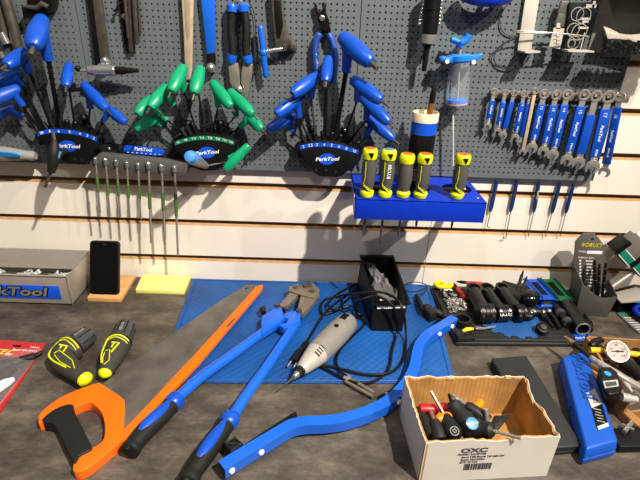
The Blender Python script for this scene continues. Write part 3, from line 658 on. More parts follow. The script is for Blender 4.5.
m = MB(); m.box(((xl+xr)/2, yF+.001, (ZR+zb)/2), (xr-xl, .002, ZR-zb), bevel=.0006); m.put('front_panel', M['rack'], rk)
for x in (xl, xr):
    m = MB(); m.prism([V((x, yF, ZR)), V((x, yB, ZR)), V((x, yB, ZR-.02)), V((x, yF, zb))], (.0018 if x == xl else -.0018, 0, 0)); m.put('side_panel', M['rack'], rk)
m = MB(); m.box(((xl+xr)/2, yB-.001, ZR-.012), (xr-xl, .002, .024)); m.put('back_flange', M['rack'], rk)
m = MB(); m.box((xl-.0006, yF+.022, ZR-.012), (.0006, .018, .026)); m.put('paper_sticker', M['wht'], rk, label='small white paper sticker on the side')
m = MB(); o = B(478, 198, ZR+.0002); m.box(o, (.004, .003, .0006)); m.put('chip_mark', M['wht'], rk, label='small white paint chip')
lb = ['leftmost of the five, with an orange cap', 'second from left, with a teal cap and white lettering', 'third from left in the blue rack, plain grey neck', 'fourth from left, standing before the black can', 'alone at the right end of the rack']
caps = ['#e2641c', '#4f7f86', '#e2641c', '#e2641c', '#e2641c']
GG = mat('grey_rubber_grip', '#4d4b45', .6, var=.1, scale=90, bump=.1)
for i, (a, b, c) in enumerate(SD):
    bs = BASE[i]; top = W(a[0], a[1], -bs.y); h = top.z-ZR
    t = thing('screwdriver', 'grey and lime screwdriver, %s' % lb[i], 'screwdriver', bs, 'grey and lime screwdrivers in the blue rack')
    z = V((0, 0, 1)); r = .0148
    m = MB(); m.lathe(bs+z*(h*.12), z, [(0, r*.72), (h*.08, r*.78), (h*.25, r*.98), (h*.45, r), (h*.65, r*.88), (h*.68, r*.86)], 20); g = m.put('grip', GG, t)
    m = MB(); m.lathe(bs, z, [(.0004, r*.55), (h*.02, r*.85), (h*.10, r*.98), (h*.13, r*.90), (h*.16, r*.76)], 20); m.put('collar', M['yel'], t, label='lime yellow collar')
    m = MB(); m.lathe(bs+z*(h*.79), z, [(0, r*.86), (h*.01, r*.95), (h*.10, r*1.04), (h*.17, r*1.0), (h*.20, r*.86), (h*.205, r*.7)], 20)
    cp = m.put('top_band', M['yel'], t, label='lime yellow band round the top')
    m = MB(); m.lathe(bs+z*(h*.99), z, [(0, r*.74), (h*.012, r*.68), (h*.018, r*.4)], 18); m.put('end_cap', mat('cap_'+caps[i][1:], caps[i], .4), cp)
    if i != 2:
        m = MB(); o = bs+V((.001, -r*1.03, h*.885)); m.prism([o+V((-.0055, 0, .006)), o+V((.0055, 0, .006)), o+V((.002, 0, -.006))], (0, -.0008, 0)); m.put('hang_hole', M['blk'], cp)
        m = MB()
        m.tube(smooth_path([bs+V((-r*.55, -r*.80, h*.76)), bs+V((-r*.5, -r*.84, h*.45)), bs+V((-r*.62, -r*.72, h*.3)), bs+V((.002, -r*.97, h*.22)), bs+V((r*.5, -r*.70, h*.18))], 5), .0007, 6)
        m.tube(smooth_path([bs+V((-r*.60, -r*.66, h*.27)), bs+V((.002, -r*.93, h*.175)), bs+V((r*.5, -r*.66, h*.15))], 4), .0012, 6)
        m.put('lime_piping', M['yel'], g)
    if i == 1:
        m = MB(); m.text('RYOBI', bs+V((.002, -r*1.01, h*.58)), z, V((-1, 0, 0)), .0105, .0006); m.put('lettering', M['wht'], g)
    tip = W(c[0], c[1], -bs.y); m = MB(); m.tube([bs+V((0, 0, .002)), V((bs.x, bs.y, tip.z+.006)), V((bs.x, bs.y, tip.z))], [.0026, .0026, .0014], 10); m.put('shaft', M['dsteel'], t)
cb = bigs[1].copy(); can_top = W(426, 112, -cb.y).z; cz = ZR-.05
t = thing('glue_can', 'black can with a blue band and cream rim standing in the rack hole', 'can', (cb.x, cb.y, cz))
z = V((0, 0, 1)); h = can_top-cz; R = .0262; zb1, zb2 = W(425, 136, -cb.y+R).z, W(425, 124, -cb.y+R).z
# can is sized by its picture height; radius widens above the shelf
R2 = .0265; cc = V((cb.x, cb.y, 0))
for b_ in (0,):
    m = MB(); m.lathe(V((cc.x, cc.y, ZR+.001)), z, [(0, R2*.96), (.002, R2), (zb1-ZR-.001, R2)], 30); bd = m.put('body', M['blk'], t)
    m = MB(); m.lathe(V((cb.x, cb.y, cz)), z, [(0, R), (ZR+.001-cz, R)], 24); m.put('lower_body', M['blk'], t)
    m = MB(); m.lathe(V((cc.x, cc.y, zb1)), z, [(0, R2*1.01), (zb2-zb1, R2*1.01)], 30); m.put('blue_band', M['lblue'], t)
    m = MB(); m.lathe(V((cc.x, cc.y, zb2)), z, [(0, R2*1.0), (.0005, R2*1.03), (can_top-zb2-.002, R2*1.03), (can_top-zb2, R2*1.0), (can_top-zb2, R2*.94), (.004, R2*.94), (.004, .001)], 30); m.put('cream_rim', mat('cream_plastic', '#ddd6b8', .5, var=.06), t)
    m = MB(); g = []
    for k in range(9):
        an = -PI/2-.55+1.1*k/8; g.append([V((cc.x+R2*1.012*math.cos(an), cc.y+R2*1.012*math.sin(an), ZR+.022+.03*q)) for q in range(2)])
    m.sheet(g, .0006); lbp = m.put('print_panel', M['dgrey'], bd)
    m = MB()
    for q in range(5):
        an = -PI/2-.1; m.box((cc.x-.003, cc.y-R2*1.02-.0002, ZR+.026+q*.0055), (.028-.004*(q % 2), .0006, .0022))
    m.put('print_lines', mat('print_line_grey', '#77767a', .6), lbp)
t = thing('paint_brush', 'black bristled brush with a copper ferrule standing in the can', 'brush', (cc.x+.012, cc.y, can_top-.06))
p0, p1, p2 = W(428, 122, -cc.y), W(431.5, 103, -cc.y), W(435, 82, -cc.y)
m = MB(); m.tube([p0+V((0, 0, -.03)), p0, p1], .0062, 12); m.put('ferrule', mat('copper_tube', '#a8662a', .4, .6), t)
m = MB(); m.tube([p1, lerp(p1, p2, .4), lerp(p1, p2, .8), p2], [.0058, .0064, .004, .0012], 12); m.put('bristles', M['blk'], t)

# ================================================================== syringe
D = .045; t = thing('bleed_syringe', 'clear bleed syringe with bright blue flange and plunger hanging on the pegboard', 'syringe', W(453, 165, D))
sb = mat('syringe_blue', '#1c78dc', .35, var=.05)
a, b = W(460, 58, D), W(457, 104, D); ax = (b-a).normalized(); r = .0225
fz = a
m = MB(); m.lathe(a, ax, [(0, r), ((b-a).length, r), ((b-a).length+.004, r*.8), ((b-a).length+.008, .007), ((b-a).length+.009, .006)], 28); m.put('barrel', mat('clear_tube', '#d8e0ea', .1, alpha=.13, var=0, spec=.6), t)
m = MB(); m.lathe(b-ax*.010, ax, [(0, r*.93), (.006, r*.93)], 26); m.put('piston', sb, t)
m = MB(); m.lathe(b-ax*.003, ax, [(0, r*.95), (.003, r*.95)], 26); m.put('seal_ring', mat('pink_seal', '#b98f96', .5), t)
m = MB(); m.prism([W(438, 57, D-.006), W(441, 55.5, D-.006), W(447, 56.5, D-.006), W(452, 54, D-.006), W(466, 53, D-.006), W(472, 54.5, D-.006), W(480, 52, D-.006), W(481, 54, D-.006), W(474, 59, D-.006), W(470, 62, D-.006), W(450, 63, D-.006), W(446, 60, D-.006), W(439, 60.5, D-.006)], (0, -.022, 0), bevel=.003)
m.lathe(a-ax*.006, ax, [(0, r*1.0), (.001, r*1.1), (.010, r*1.1), (.011, r*1.0)], 28); m.put('flange', sb, t)
m = MB()
for q in ((447, 61.5), (473.5, 62)): m.lathe(W(*q, D+.018), (0, -1, 0), [(0, .0042), (.003, .0042), (.0035, .002)], 10)
m.put('flange_screw', M['wht'], t)
m = MB(); m.tube([W(460.8, 44, D), b-ax*.008], .0022, 10); m.put('plunger_rod', mat('pale_rod', '#b7a9a0', .35, .4), t)
m = MB(); m.tube(smooth_path([W(450.5, 39, D), W(455, 40.5, D), W(460.5, 42.5, D), W(465.5, 40, D), W(469.5, 34.5, D)], 5), [.0055]+[.0075]*9+[.0095]*10+[.006], 14, flat=.8); m.lathe(W(460.8, 41, D), ax, [(0, .010), (.012, .006)], 14); m.put('thumb_grip', sb, t)
e = b+ax*((.009)); n0 = W(453, 113, D)
m = MB(); m.tube([e, n0], [.0055, .0048], 8); m.put('luer_tip', M['chrome'], t)
m = MB(); m.tube([n0, W(453, 166, D)], [.0026, .0022], 8); m.put('needle', mat('pale_needle', '#c3c0ba', .4, .1), t)
m = MB(); o = a+V((0, .023, -.004)); m.cyl(o, V((o.x, -.0156, o.z)), .005); m.put('hook', M['grey'], t)

# ================================================================== spanners on their strip
m = MB(); p0, p1 = W(489, 95, .0155), W(628, 97, .0155)
m.box((lerp(p0, p1, .5)+V((0, -.004, 0))), ((p1-p0).length, .0075, .017), bevel=.002); m.put('magnet_strip', M['gunm'], None, 'grey metal strip the row of blue spanners hangs on', 'tool strip')
WR = [((494, 91.5), (487.5, 126), 4.6, 1, 0, 'smallest blue spanner, first from the left in the row'),
 ((505, 92.5), (497.5, 131.5), 4.6, 1, 0, 'second spanner from the left, small with white lettering'),
 ((514, 93), (503, 135), 4.6, 0, 0, 'plain blue spanner without lettering, third in the row'),
 ((524, 94), (515, 138), 5, 1, 0, 'fourth blue spanner with lettering, left of the bare steel one'),
 ((530, 95), (520, 143), 4.2, 0, 0, 'thin dark blue spanner tucked behind beside the bare steel one'),
 ((535, 91), (522.5, 152), 4.6, 0, 2, 'bare steel spanner without any blue grip in the row'),
 ((544, 94), (531.5, 148), 7, 1, 0, 'blue spanner just right of the bare steel one'),
 ((556, 95), (543, 151.5), 7, 1, 0, 'second blue spanner to the right of the bare steel one'),
 ((567, 94.5), (552.5, 155), 7.2, 1, 0, 'third blue spanner to the right of the bare steel one'),
 ((584, 95), (566.5, 160.5), 8, 1, 0, 'wide lettered spanner left of the one with an exposed steel neck'),
 ((596, 96), (578, 163), 8.3, 0, 1, 'blue spanner with a long exposed steel neck'),
 ((608.5, 97), (592, 167), 9.2, 1, 0, 'largest blue spanner facing front, second from the right end'),
 ((620, 97), (604.5, 172), 7, 1, 0, 'blue spanner turned edgeways at the right end of the row')]
CH = mat('spanner_chrome', '#d0cec9', .24, .75, var=.08, scale=60)
for i, (a, b, wpx, tx, kind, lbl) in enumerate(WR):
    d = .034 if i not in (4, 2) else .029
    pa, pb = W(*a, d), W(*b, d); ax = (pb-pa).normalized(); L = (pb-pa).length
    n = V((0, -1, 0)); s = ax.cross(n).normalized(); 
    if i == 12: n = (n*.55+s*.55+V((0, 0, 0))).normalized(); s = ax.cross(n).normalized(); n = s.cross(ax)
    w_ = wpx*.00245; th = .006
    t = thing('combination_spanner', lbl, 'spanner', pb, 'blue spanners hanging in a row')
    def loc(u, v, q): return pa+ax*u+s*v+n*q
    r1 = max(w_*.64, .0072)
    m = MB(); o = pa
    ou = [loc(r1*math.cos(2*PI*k/24), r1*math.sin(2*PI*k/24), -th/2) for k in range(24)]
    inn = [loc(r1*.6*math.cos(2*PI*k/12), r1*.6*math.sin(2*PI*k/12), -th/2) for k in range(12)]
    m.prism(ou, n*th, holes=[inn], bevel=.0006); m.put('ring_end', CH, t)
    neck = r1*.9; top = (r1+.010) if kind != 1 else L*.26; jr = w_*.74
    m = MB(); m.prism([loc(neck, -w_*.34, -.002), loc(neck, w_*.34, -.002), loc(L-jr*.8, w_*.36, -.002), loc(L-jr*.8, -w_*.36, -.002)], n*.004, bevel=.0012); m.put('shank', CH if kind != 2 else M['tsteel'], t)
    if kind != 2:
        m = MB(); hw = w_*.5; m.prism([loc(top, -hw, -.0032), loc(top, hw, -.0032), loc(L-jr-.006, hw*1.06, -.0032), loc(L-jr-.006, -hw*1.06, -.0032)], n*.0064, bevel=.002)
        g = m.put('grip', mat('deep_spanner_blue', '#083a9c', .4) if i == 4 else M['blue2'], t)
        if tx:
            m = MB(); m.text('ParkTool', loc(L*.50, 0, .0034), ax, s*(-1 if ax.cross(s).dot(n) < 0 else 1), w_*.42, .0002, .15, bold=.00012)
            m.text(str(6+i), loc(L*.24, 0, .0034), ax, s*(-1 if ax.cross(s).dot(n) < 0 else 1), w_*.5, .0002); m.text('MW-%d' % (6+i), loc(L*.50+w_*2.2, 0, .0034), ax, s*(-1 if ax.cross(s).dot(n) < 0 else 1), w_*.38, .0002); m.put('lettering', M['wht'], g)
    # open jaw
    m = MB(); A = [PI*.17+ (2*PI-PI*.34)*k/18 for k in range(19)]; tl = .26
    ou = [(jr*math.cos(q+tl), jr*math.sin(q+tl)) for q in A]; aw = jr*.46
    inn = [(jr*.78, -aw), (jr*.05, -aw), (-jr*.12, -aw*.6), (-jr*.12, aw*.6), (jr*.05, aw), (jr*.78, aw)]
    rot = lambda u, v: (u*math.cos(tl)-v*math.sin(tl), u*math.sin(tl)+v*math.cos(tl))
    poly = ou+[rot(*q) for q in inn]
    m.prism([loc(L+u, v, -th*.45) for u, v in poly], n*th*.9, bevel=.0005); m.put('open_jaw', CH, t)
    m = MB(); m.tube([pa+ax*(-.0), V((pa.x, -.0195, pa.z-.002))], .0022, 8); m.put('hook_pin', M['grey'], t)
# ================================================================== picks below the board
PK = [((496.8, 181), (490.4, 211.5), (487, 227), 1), ((517, 181), (510.6, 211.5), (505.8, 238), -1), ((539, 182), (533.7, 212), (528.2, 236.5), 0), ((560, 183), (552, 213), (545.3, 236.5), 0), ((573.6, 184), (565.7, 213), (560, 236), 0)]
PL = ['thin dark blue pick closest to the blue rack, below the pegboard', 'second dark blue pick from the rack, ending in a small hook', 'middle one of the five dark blue picks, marked with lettering', 'fourth dark blue pick from the rack, with a straight point', 'dark blue pick furthest from the blue rack']
for i, (a, b, c, hk) in enumerate(PK):
    d = .0075; pa, pb, pc = W(*a, d), W(*b, d), W(*c, d)
    t = thing('pick', PL[i], 'pick', pc, 'dark blue picks below the pegboard')
    m = MB(); m.tube([pa, lerp(pa, pb, .1), lerp(pa, pb, .85), lerp(pa, pb, .93), pb], [.0042, .0048, .0052, .0042, .0028], 6); h = m.put('handle', mat('pick_blue', '#0d2f66', .4), t)
    m = MB(); end = [pb, pc]
    if hk: end += [pc+V((.004*hk, -.001, -.001)), pc+V((.007*hk, -.002, .002))]
    m.tube(end, .0011, 6); m.put('point', M['dsteel'], t)
    if i == 2:
        m = MB(); n = V((0, -1, 0)); ax = (pb-pa).normalized(); m.text('ParkTool', lerp(pa, pb, .4)+V((0, -.0052, 0)), ax, V((1, 0, 0)), .0055, .0002); m.put('lettering', M['wht'], h)
# ================================================================== left side of the bench
# steel dispenser tray with smoked lid
yF, yB, zT, xR, xL = -.139, -.012, .078, -.5695, -1.06
TS = mat('tray_steel', '#b3aca2', .4, .55, var=.06, scale=30)
t = thing('dispenser_tray', 'low steel tray with a blue nameplate and smoked lid at the left wall', 'tray', ((xL+xR)/2, -.08, 0))
m = MB(); m.box(((xL+xR)/2, yF+.001, zT/2), (xR-xL, .002, zT), bevel=.0006); fp = m.put('front_panel', TS, t)
m = MB(); m.box((xR-.001, (yF+yB)/2, zT/2), (.002, yB-yF, zT), bevel=.0006); m.put('side_panel', TS, t)
m = MB(); m.box((xL+.001, (yF+yB)/2, zT/2), (.002, yB-yF, zT)); m.put('side_panel', TS, t)
m = MB(); m.box(((xL+xR)/2, yB-.001, zT/2), (xR-xL, .002, zT)); m.put('back_panel', TS, t)
m = MB(); m.box(((xL+xR)/2, (yF+yB)/2, .002), (xR-xL, yB-yF, .003)); m.put('tray_floor', M['dsteel'], t)
for x in (-.655, -.745, -.835, -.925):
    m = MB(); m.box((x, (yF+yB)/2, zT*.48), (.002, yB-yF-.006, zT*.86)); m.put('divider', TS, t)
m = MB(); m.box(((xL+xR)/2, yF+.018, zT-.012), (xR-xL-.006, .030, .002)); m.put('front_channel', M['dsteel'], t)
m = MB(); m.box(((xL+xR)/2, (yF+.034+yB)/2, zT+.0012), (xR-xL, yB-yF-.034, .0024), bevel=.0006); m.put('lid', mat('smoked_acrylic', '#8f8981', .18, alpha=.6, var=.05, scale=6), t)
m = MB(); m.box(((xL+xR)/2, yF+.001, zT+.0006), (xR-xL, .006, .0018), bevel=.0004); m.put('front_lip', M['chrome'], t)
m = MB(); m.tube([(xR-.0005, yF-.0005, .001), (xR-.0005, yF-.0005, zT)], .0014, 8); m.put('corner_edge', M['chrome'], t)
zs0, zs1 = W(40, 298.5, .1395).z, W(40, 285.6, .1395).z
m = MB(); m.box(((xL-.02+xR)/2, yF-.0008, (zs0+zs1)/2), (xR-xL-.026, .0012, zs1-zs0), bevel=.0003); st = m.put('nameplate', M['lblue'], t, label='blue nameplate strip')
o = W(2, 292.3, .141); 
m = MB(); m.text('ParkTool', V((o.x+.012, yF-.0016, (zs0+zs1)/2)), (1, 0, 0), (0, 0, 1), .0325, .0003, .22, 1.5, bold=.0009); m.put('lettering', mat('letter_grey', '#77736d', .5), st)
m = MB()
for a, b in ((.0012, 0), (-.0012, 0), (0, .0012), (0, -.0012), (.0015, -.0015), (-.001, .001)):
    m.text('ParkTool', V((o.x+.012+a, yF-.00142, (zs0+zs1)/2+b)), (1, 0, 0), (0, 0, 1), .0325, .0001, .22, 1.5, bold=.0018)
m.put('letter_outline', M['blk'], st)
m = MB(); rr = random.Random(5)
for k in range(90):
    cx = rr.choice((-.655, -.665, -.59, -.745, -.76)); p = V((cx+rr.gauss(0, .010), yF+.018+rr.gauss(0, .006), zT-.008+abs(rr.gauss(0, .004))))
    if p.x > xR-.006 or p.y < yF+.006: continue
    m.box(p, (.011, .0008, .004), Matrix.Rotation(rr.random()*3, 3, V((rr.random(), rr.random(), rr.random())).normalized()))
m.put('plastic_shreds', mat('frosted_shred', '#d9d8d4', .2, alpha=.8, var=0), None, 'crumpled clear plastic shreds lying in the front channel of the steel tray', 'plastic scraps', kind='stuff')
# phone on its wooden stand
WD = mat('pale_beech', '#c99a62', .55, var=.16, scale=12, stretch=(1, 12, 12), bump=.05)
top = BP([(87, 297.5), (120.5, 298.5), (135.5, 275), (104, 273.5)], .012)
m = MB(); m.prism(top, (0, 0, -.0118), bevel=.0012); m.put('wooden_stand', WD, None, 'small pale wooden block the phone stands on', 'stand')
t = thing('phone', 'black smartphone standing upright on the pale wooden block', 'phone', B(104, 293, .0124))
c0 = B(104.7, 293.8, .0124); x = (B(119.3, 294.4, .0124)-B(90, 293.2, .0124)); wd = x.length*1.0; x.normalize(); x = V((x.x, 0, x.z*0)).normalized(); u = V((0, .44, 1)).normalized(); n = x.cross(u); hh = .131; R = Matrix((x, n, u)).transposed()
m = MB(); rd = .009
out = [];
for (sx, sz, a0) in ((1, 1, 0), (-1, 1, 90), (-1, -1, 180), (1, -1, 270)):
    for k in range(6):
        an = math.radians(a0+k*18); out.append((sx*(wd/2-rd)+rd*math.cos(an), hh/2+sz*(hh/2-rd)+rd*math.sin(an)))
m.prism([c0+x*a+u*b+V((0, -.004, 0)) for a, b in out], -n*.008 if n.y < 0 else n*.008, bevel=.0015); bd = m.put('case', M['blk2'], t)
m = MB(); f = -.0042
m.prism([c0+x*(a*.93)+u*(hh/2+(b-hh/2)*.965)+V((0, f, 0)) for a, b in out], V((0, -.0006, 0))); scn = m.put('screen', mat('black_glass', '#070707', .08, var=.3, scale=8, coat=.3), t)
m = MB(); m.box(c0+u*(hh*.94)+V((0, f-.0008, 0)), (.012, .0004, .0014)); m.put('speaker_slot', M['dgrey'], scn)
m = MB(); m.box(c0+u*(hh*.974)+x*.006, (.02, .006, .0012)); m.put('side_button', M['dgrey'], t)
# sticky note pad
m = MB(); m.prism(BP([(135.5, 289.5), (184, 291), (190.5, 275.8), (142.5, 274.2)], .011), (0, 0, -.0108), bevel=.0006); m.put('note_pad', mat('pale_yellow_paper', '#ebe07f', .8, var=.05), None, 'pad of pale yellow sticky notes lying by the wall beside the phone', 'note pad')

# blue cutting mat
cn = [B(193, 279.6), B(429.5, 285.5), B(455.5, 384.5), B(156, 383.5)]
for i in (0, 1): cn[i].y = min(cn[i].y, -.004)
def mat_mat():
    mt = mat('embossed_blue_mat', '#0d4a8e', .5, var=.25, scale=9, bump=0); nt = mt.node_tree; p = nt.nodes['Principled BSDF']
    tc = nt.nodes.new('ShaderNodeTexCoord'); mp = nt.nodes.new('ShaderNodeMapping'); mp.inputs['Rotation'].default_value = (0, 0, .785)
    mp.inputs['Scale'].default_value = (80, 80, 1)
    v = nt.nodes.new('ShaderNodeTexChecker'); v.inputs['Scale'].default_value = 1; b = nt.nodes.new('ShaderNodeBump'); b.inputs['Strength'].default_value = .7; b.inputs['Distance'].default_value = .002
    vo = nt.nodes.new('ShaderNodeTexVoronoi'); vo.inputs['Scale'].default_value = 1; vo.inputs['Randomness'].default_value = 0
    nt.links.new(tc.outputs['Object'], mp.inputs['Vector']); nt.links.new(mp.outputs['Vector'], vo.inputs['Vector']); nt.links.new(vo.outputs['Distance'], b.inputs['Height']); nt.links.new(b.outputs['Normal'], p.inputs['Normal'])
    return mt
MZ = .0035
t = thing('bench_mat', 'large textured blue rubber mat under the saw and bolt cutter', 'mat', (cn[0]+cn[2])/2)
m = MB(); m.prism([p+V((0, 0, MZ)) for p in cn], (0, 0, -MZ+.0002), bevel=.001); bs = m.put('pad', mat_mat(), t)
m = MB(); cyl_ = mat('mat_edge_blue', '#0d4c96', .5)
e = [lerp(p, (cn[0]+cn[2])/2, .03)+V((0, 0, MZ+.0002)) for p in cn]; m.tube(e, .0012, 6, closed=True)
m.put('raised_border', cyl_, t)

# ------------------------------------------------------------------ cordless screwdrivers
GB = mat('olive_grey_rubber', '#37352f', .6, var=.12, scale=80, bump=.1); DK = mat('charcoal_housing', '#3d3e40', .45, var=.12, scale=60)
def cordless(label, head, body, tipc, rl):
    t = thing('cordless_screwdriver', label, 'screwdriver', B(*head[0], 0), 'folding cordless screwdrivers')
    z = .0225
    def pt(q, zz=z): return B(q[0], q[1], zz)
    h = [pt(q) for q in head]; b = [pt(q) for q in body]
    d = (h[-1]-h[0]); L = d.length
    m = MB(); m.lathe(h[0], d, [(-.004, .013), (0, .018), (.010, .0205), (L*.3, .0215), (L*.62, .022), (L*.8, .0225), (L, .022)], 22); hd = m.put('head', DK, t)
    m = MB()
    for k in range(9):
        a = 2*PI*k/9; u = d.normalized().orthogonal().normalized(); w2 = d.normalized().cross(u)
        o = u*math.cos(a)+w2*math.sin(a); m.tube([h[0]+d*.08+o*.0205, h[0]+d*.6+o*.0216], .0014, 6)
    m.put('rib', M['blk2'], hd)
    m = MB(); m.ring(lerp(h[0], h[-1], .72), d, .0225, .0024, 24, 8); m.put('clutch_ring', M['blk'], t)
    m = MB(); s = smooth_path(b, 6); n = len(s); rad = []
    for i in range(n):
        f = i/(n-1); rad.append(lerp(rl[0], rl[1], min(1, f*1.0))*(1+.10*math.sin(f*PI)))
    rad[0] *= .8
    m.tube(s, rad, 20, flat=.95); g = m.put('grip', GB, t)
    m = MB(); k0 = int(n*.94); tp = s[k0:]; e_ = (s[-1]-s[-2]).normalized(); m.tube(tp+[s[-1]+e_*.003, s[-1]+e_*.006, s[-1]+e_*.0075], [rad[k0]*1.02]+[r*1.02-.002*(i_/max(1, n-k0)) for i_, r in enumerate(rad[k0+1:])]+[rad[-1]*.78, rad[-1]*.5, rad[-1]*.2], 18, flat=.95); m.put('butt_cap', M['yel'], t, label='lime yellow butt cap')
    # lime arcs and chevrons lying on the grip
    m = MB()
    def on(f, side, up=.75):
        i = min(int(f*(n-1)), n-2); p = lerp(s[i], s[i+1], f*(n-1)-i); ax = (s[i+1]-s[i]).normalized(); sd = ax.cross(V((0, 0, 1))).normalized(); r = lerp(rad[i], rad[i+1], f*(n-1)-i)
        return p+(sd*side+V((0, 0, 1))*(max(0, 1-side*side)**.5))*r*.985
    for off, w_ in ((.05, .0017), (.11, .0011)):
        m.tube([on(off+.03*abs(q), q) for q in [-.9+.15*k for k in range(13)]], w_, 6)
    m.tube(smooth_path([on(.08, .75), on(.3, .80), on(.5, .78), on(.75, .6)], 5), .0019, 6)
    m.tube([on(.22, .15), on(.22, -.45), on(.48, -.15)], .0017, 6); m.tube([on(.22, -.1), on(.34, -.02)], .0015, 6)
    m.tube([on(.40, .45), on(.40, .05), on(.72, -.25), on(.84, .2)], .0008, 6); m.tube([on(.44, .5), on(.62, .55), on(.8, .4)], .0008, 6)
    m.put('lime_stripe', M['yel'], g)
    m = MB(); x = d.normalized()*(-1); m.text('RYOBI', lerp(h[0], h[-1], .36)+V((0, 0, .0218)), x if x.x > 0 else -x, V((0, 0, 1)).cross(x if x.x > 0 else -x), .009, .0006); m.put('lettering', M['grey'], hd)
    m = MB(); m.lathe(h[0], -d, [(0, .008), (.006, .007), (.008, .005)], 12); m.put('chuck', M['blk'], t)
    return t
cordless('lime striped cordless screwdriver bent at an elbow, farther from the saw blade', [(90, 334), (66, 352)], [(73, 347.5), (63, 356), (64, 362), (73, 370), (86, 380)], None, (.0280, .0135))
cordless('lime striped cordless screwdriver lying straight, against the saw blade', [(126.5, 326), (116.5, 350)], [(119.5, 343), (113, 356), (109, 365), (104.5, 374)], None, (.0255, .0115))

# ------------------------------------------------------------------ blister pack of brake parts
t = thing('blister_pack', 'red retail blister pack with black parts, cut off by the left edge', 'package', B(10, 370))
RC = mat('red_card', '#b3262c', .35, var=.06)
m = MB(); m.prism(BP([(-70, 334), (45.5, 343.5), (0, 412), (-40, 470)], .0035), (0, 0, -.0032)); cd_ = m.put('card', RC, t)
m = MB(); m.prism(BP([(-60, 353), (36, 358), (2, 399), (-40, 455)], .0040), (0, 0, -.0004)); m.put('picture_panel', mat('grey_black_print', '#3b3434', .4, var=.5, scale=30), cd_)
m = MB(); x = B(46, 344)-B(0, 341); x.z = 0; m.text('AZTEC', B(-4, 351.5, .0044), x, (0, 1, 0), .021, .0003, .1, 1.2); m.put('lettering', mat('print_yellow', '#e9d81c', .5), cd_, label='yellow lettering')
m = MB(); m.text('V2', B(7.5, 354.3, .0044), x, (0, 1, 0), .010, .0003); m.text('Road disc brake', B(25, 350.2, .0044), x, (0, 1, 0), .008, .0002)
m.text('2 pieces', B(35, 347.2, .0044), x, (0, 1, 0), .006, .0002); m.put('small_print', M['wht'], cd_)
m = MB(); m.prism(BP([(12, 344.6), (22, 345.2), (20, 346.8), (14, 346.6)], .0042), (0, 0, -.001)); m.put('euro_slot', M['blk'], cd_)
m = MB()
m.tube(smooth_path(BP([(-8, 372), (8, 366), (20, 360), (34, 356), (42, 352)], .010), 5), [.009]*6+[.007]*10+[.004]*5, 10); m.put('black_arm', M['blk2'], t)
m = MB(); m.prism(BP([(-12, 362), (10, 358), (16, 366), (8, 374), (-12, 382)], .016), (0, 0, -.012), bevel=.002); m.put('black_pad', M['blk'], t)
m = MB(); m.tube(BP([(-8, 392), (6, 383), (14, 379)], .009), [.010, .009, .004], 10); m.put('white_sleeve', M['wht'], t, label='white plastic sleeve')
m = MB(); g = []
q = BP([(-60, 350), (43, 349), (3, 402), (-45, 460)], .004)
for i in range(9):
    row = []
    for j in range(9):
        u, v = i/8, j/8; p = lerp(lerp(q[0], q[1], u), lerp(q[3], q[2], u), v); p.z = .0046+.020*min(1, 4*min(u, 1-u))*min(1, 4*min(v, 1-v)); row.append(p)
    g.append(row)
m.sheet(g); m.put('clear_blister', mat('blister_clear', '#e6e6e6', .12, alpha=.10, var=0, bump=.2, bscale=30), t)
# ------------------------------------------------------------------ hand saw
zB = .015
t = thing('hand_saw', 'hand saw with orange handle, worn grey blade and an orange tooth guard', 'saw', B(150, 370))
bl_ = [(246, 284.8), (254, 284.6), (262.5, 285.5), (258, 291), (196, 356), (135, 422), (124, 436), (104, 420), (99, 386), (160, 343), (212, 306)]
m = MB(); m.prism(BP(bl_, zB), (0, 0, -.0013)); bd = m.put('blade', mat('worn_blade_steel', '#6d6964', .40, .5, var=.3, scale=22, bump=.05), t)
m = MB(); m.lathe(B(246.3, 288.6, zB-.0004), (0, 0, 1), [(0, .0038), (.0006, .0038)], 14); m.put('hang_hole', M['blk'], bd)
gd = [(262.8, 284.4), (256, 286.6), (203, 345.2), (153, 398.5), (123, 430), (121, 442), (134, 430), (200, 361), (262.5, 288)]
m = MB(); m.prism(BP(gd, zB+.004), (0, 0, -.0095), bevel=.0012); gg = m.put('tooth_guard', M['orange'], t)
m = MB(); m.prism(BP([(225.5, 327), (233.5, 318.5), (236.5, 317.5), (228, 327)], zB+.0044), (0, 0, -.001)); m.put('guard_window', M['dsteel'], gg)
m = MB(); m.tube(BP([(258, 287.5), (200, 351), (150, 404), (128, 428)], zB+.0045), .0009, 6); m.put('guard_ridge', M['orange'], gg)
outer = [(38.5, 423), (38.5, 417), (42, 411), (50, 404), (62, 396.5), (76, 390), (90, 385), (98, 382.8), (102, 384), (112, 391), (124.3, 400), (124, 418), (123, 436), (119, 443), (108, 452), (96, 462), (84, 470), (76, 472), (72.5, 469), (74, 460), (67.5, 446), (61, 432), (53, 421.5), (45, 421.5)]
inner = [(73, 409), (79, 405), (88, 402.5), (93, 403.5), (100, 410), (103.5, 417), (105, 428), (104, 438), (100, 443), (92, 447.5), (87, 440), (80, 426)]
def dense(l, n=3): return [(p.x, p.y) for p in smooth_path([V((a, b, 0)) for a, b in l+[l[0]]], n)][:-1]
ztop, zbot = .0200, .0005
m = MB(); m.prism(BP(dense(outer, 2), ztop), (0, 0, zbot-ztop), holes=[BP(dense(inner, 2), ztop)], bevel=.005, seg=3); h = m.put('handle', M['orange'], t)
grip = [(41.5, 419), (50, 411.5), (60, 406), (70, 403.5), (73.5, 405), (74, 410), (77.5, 417), (84, 430), (89, 440), (92.5, 447.5), (87, 451.5), (79, 456), (75, 463), (71, 458), (64, 444), (57.5, 430), (52, 423), (44, 422)]
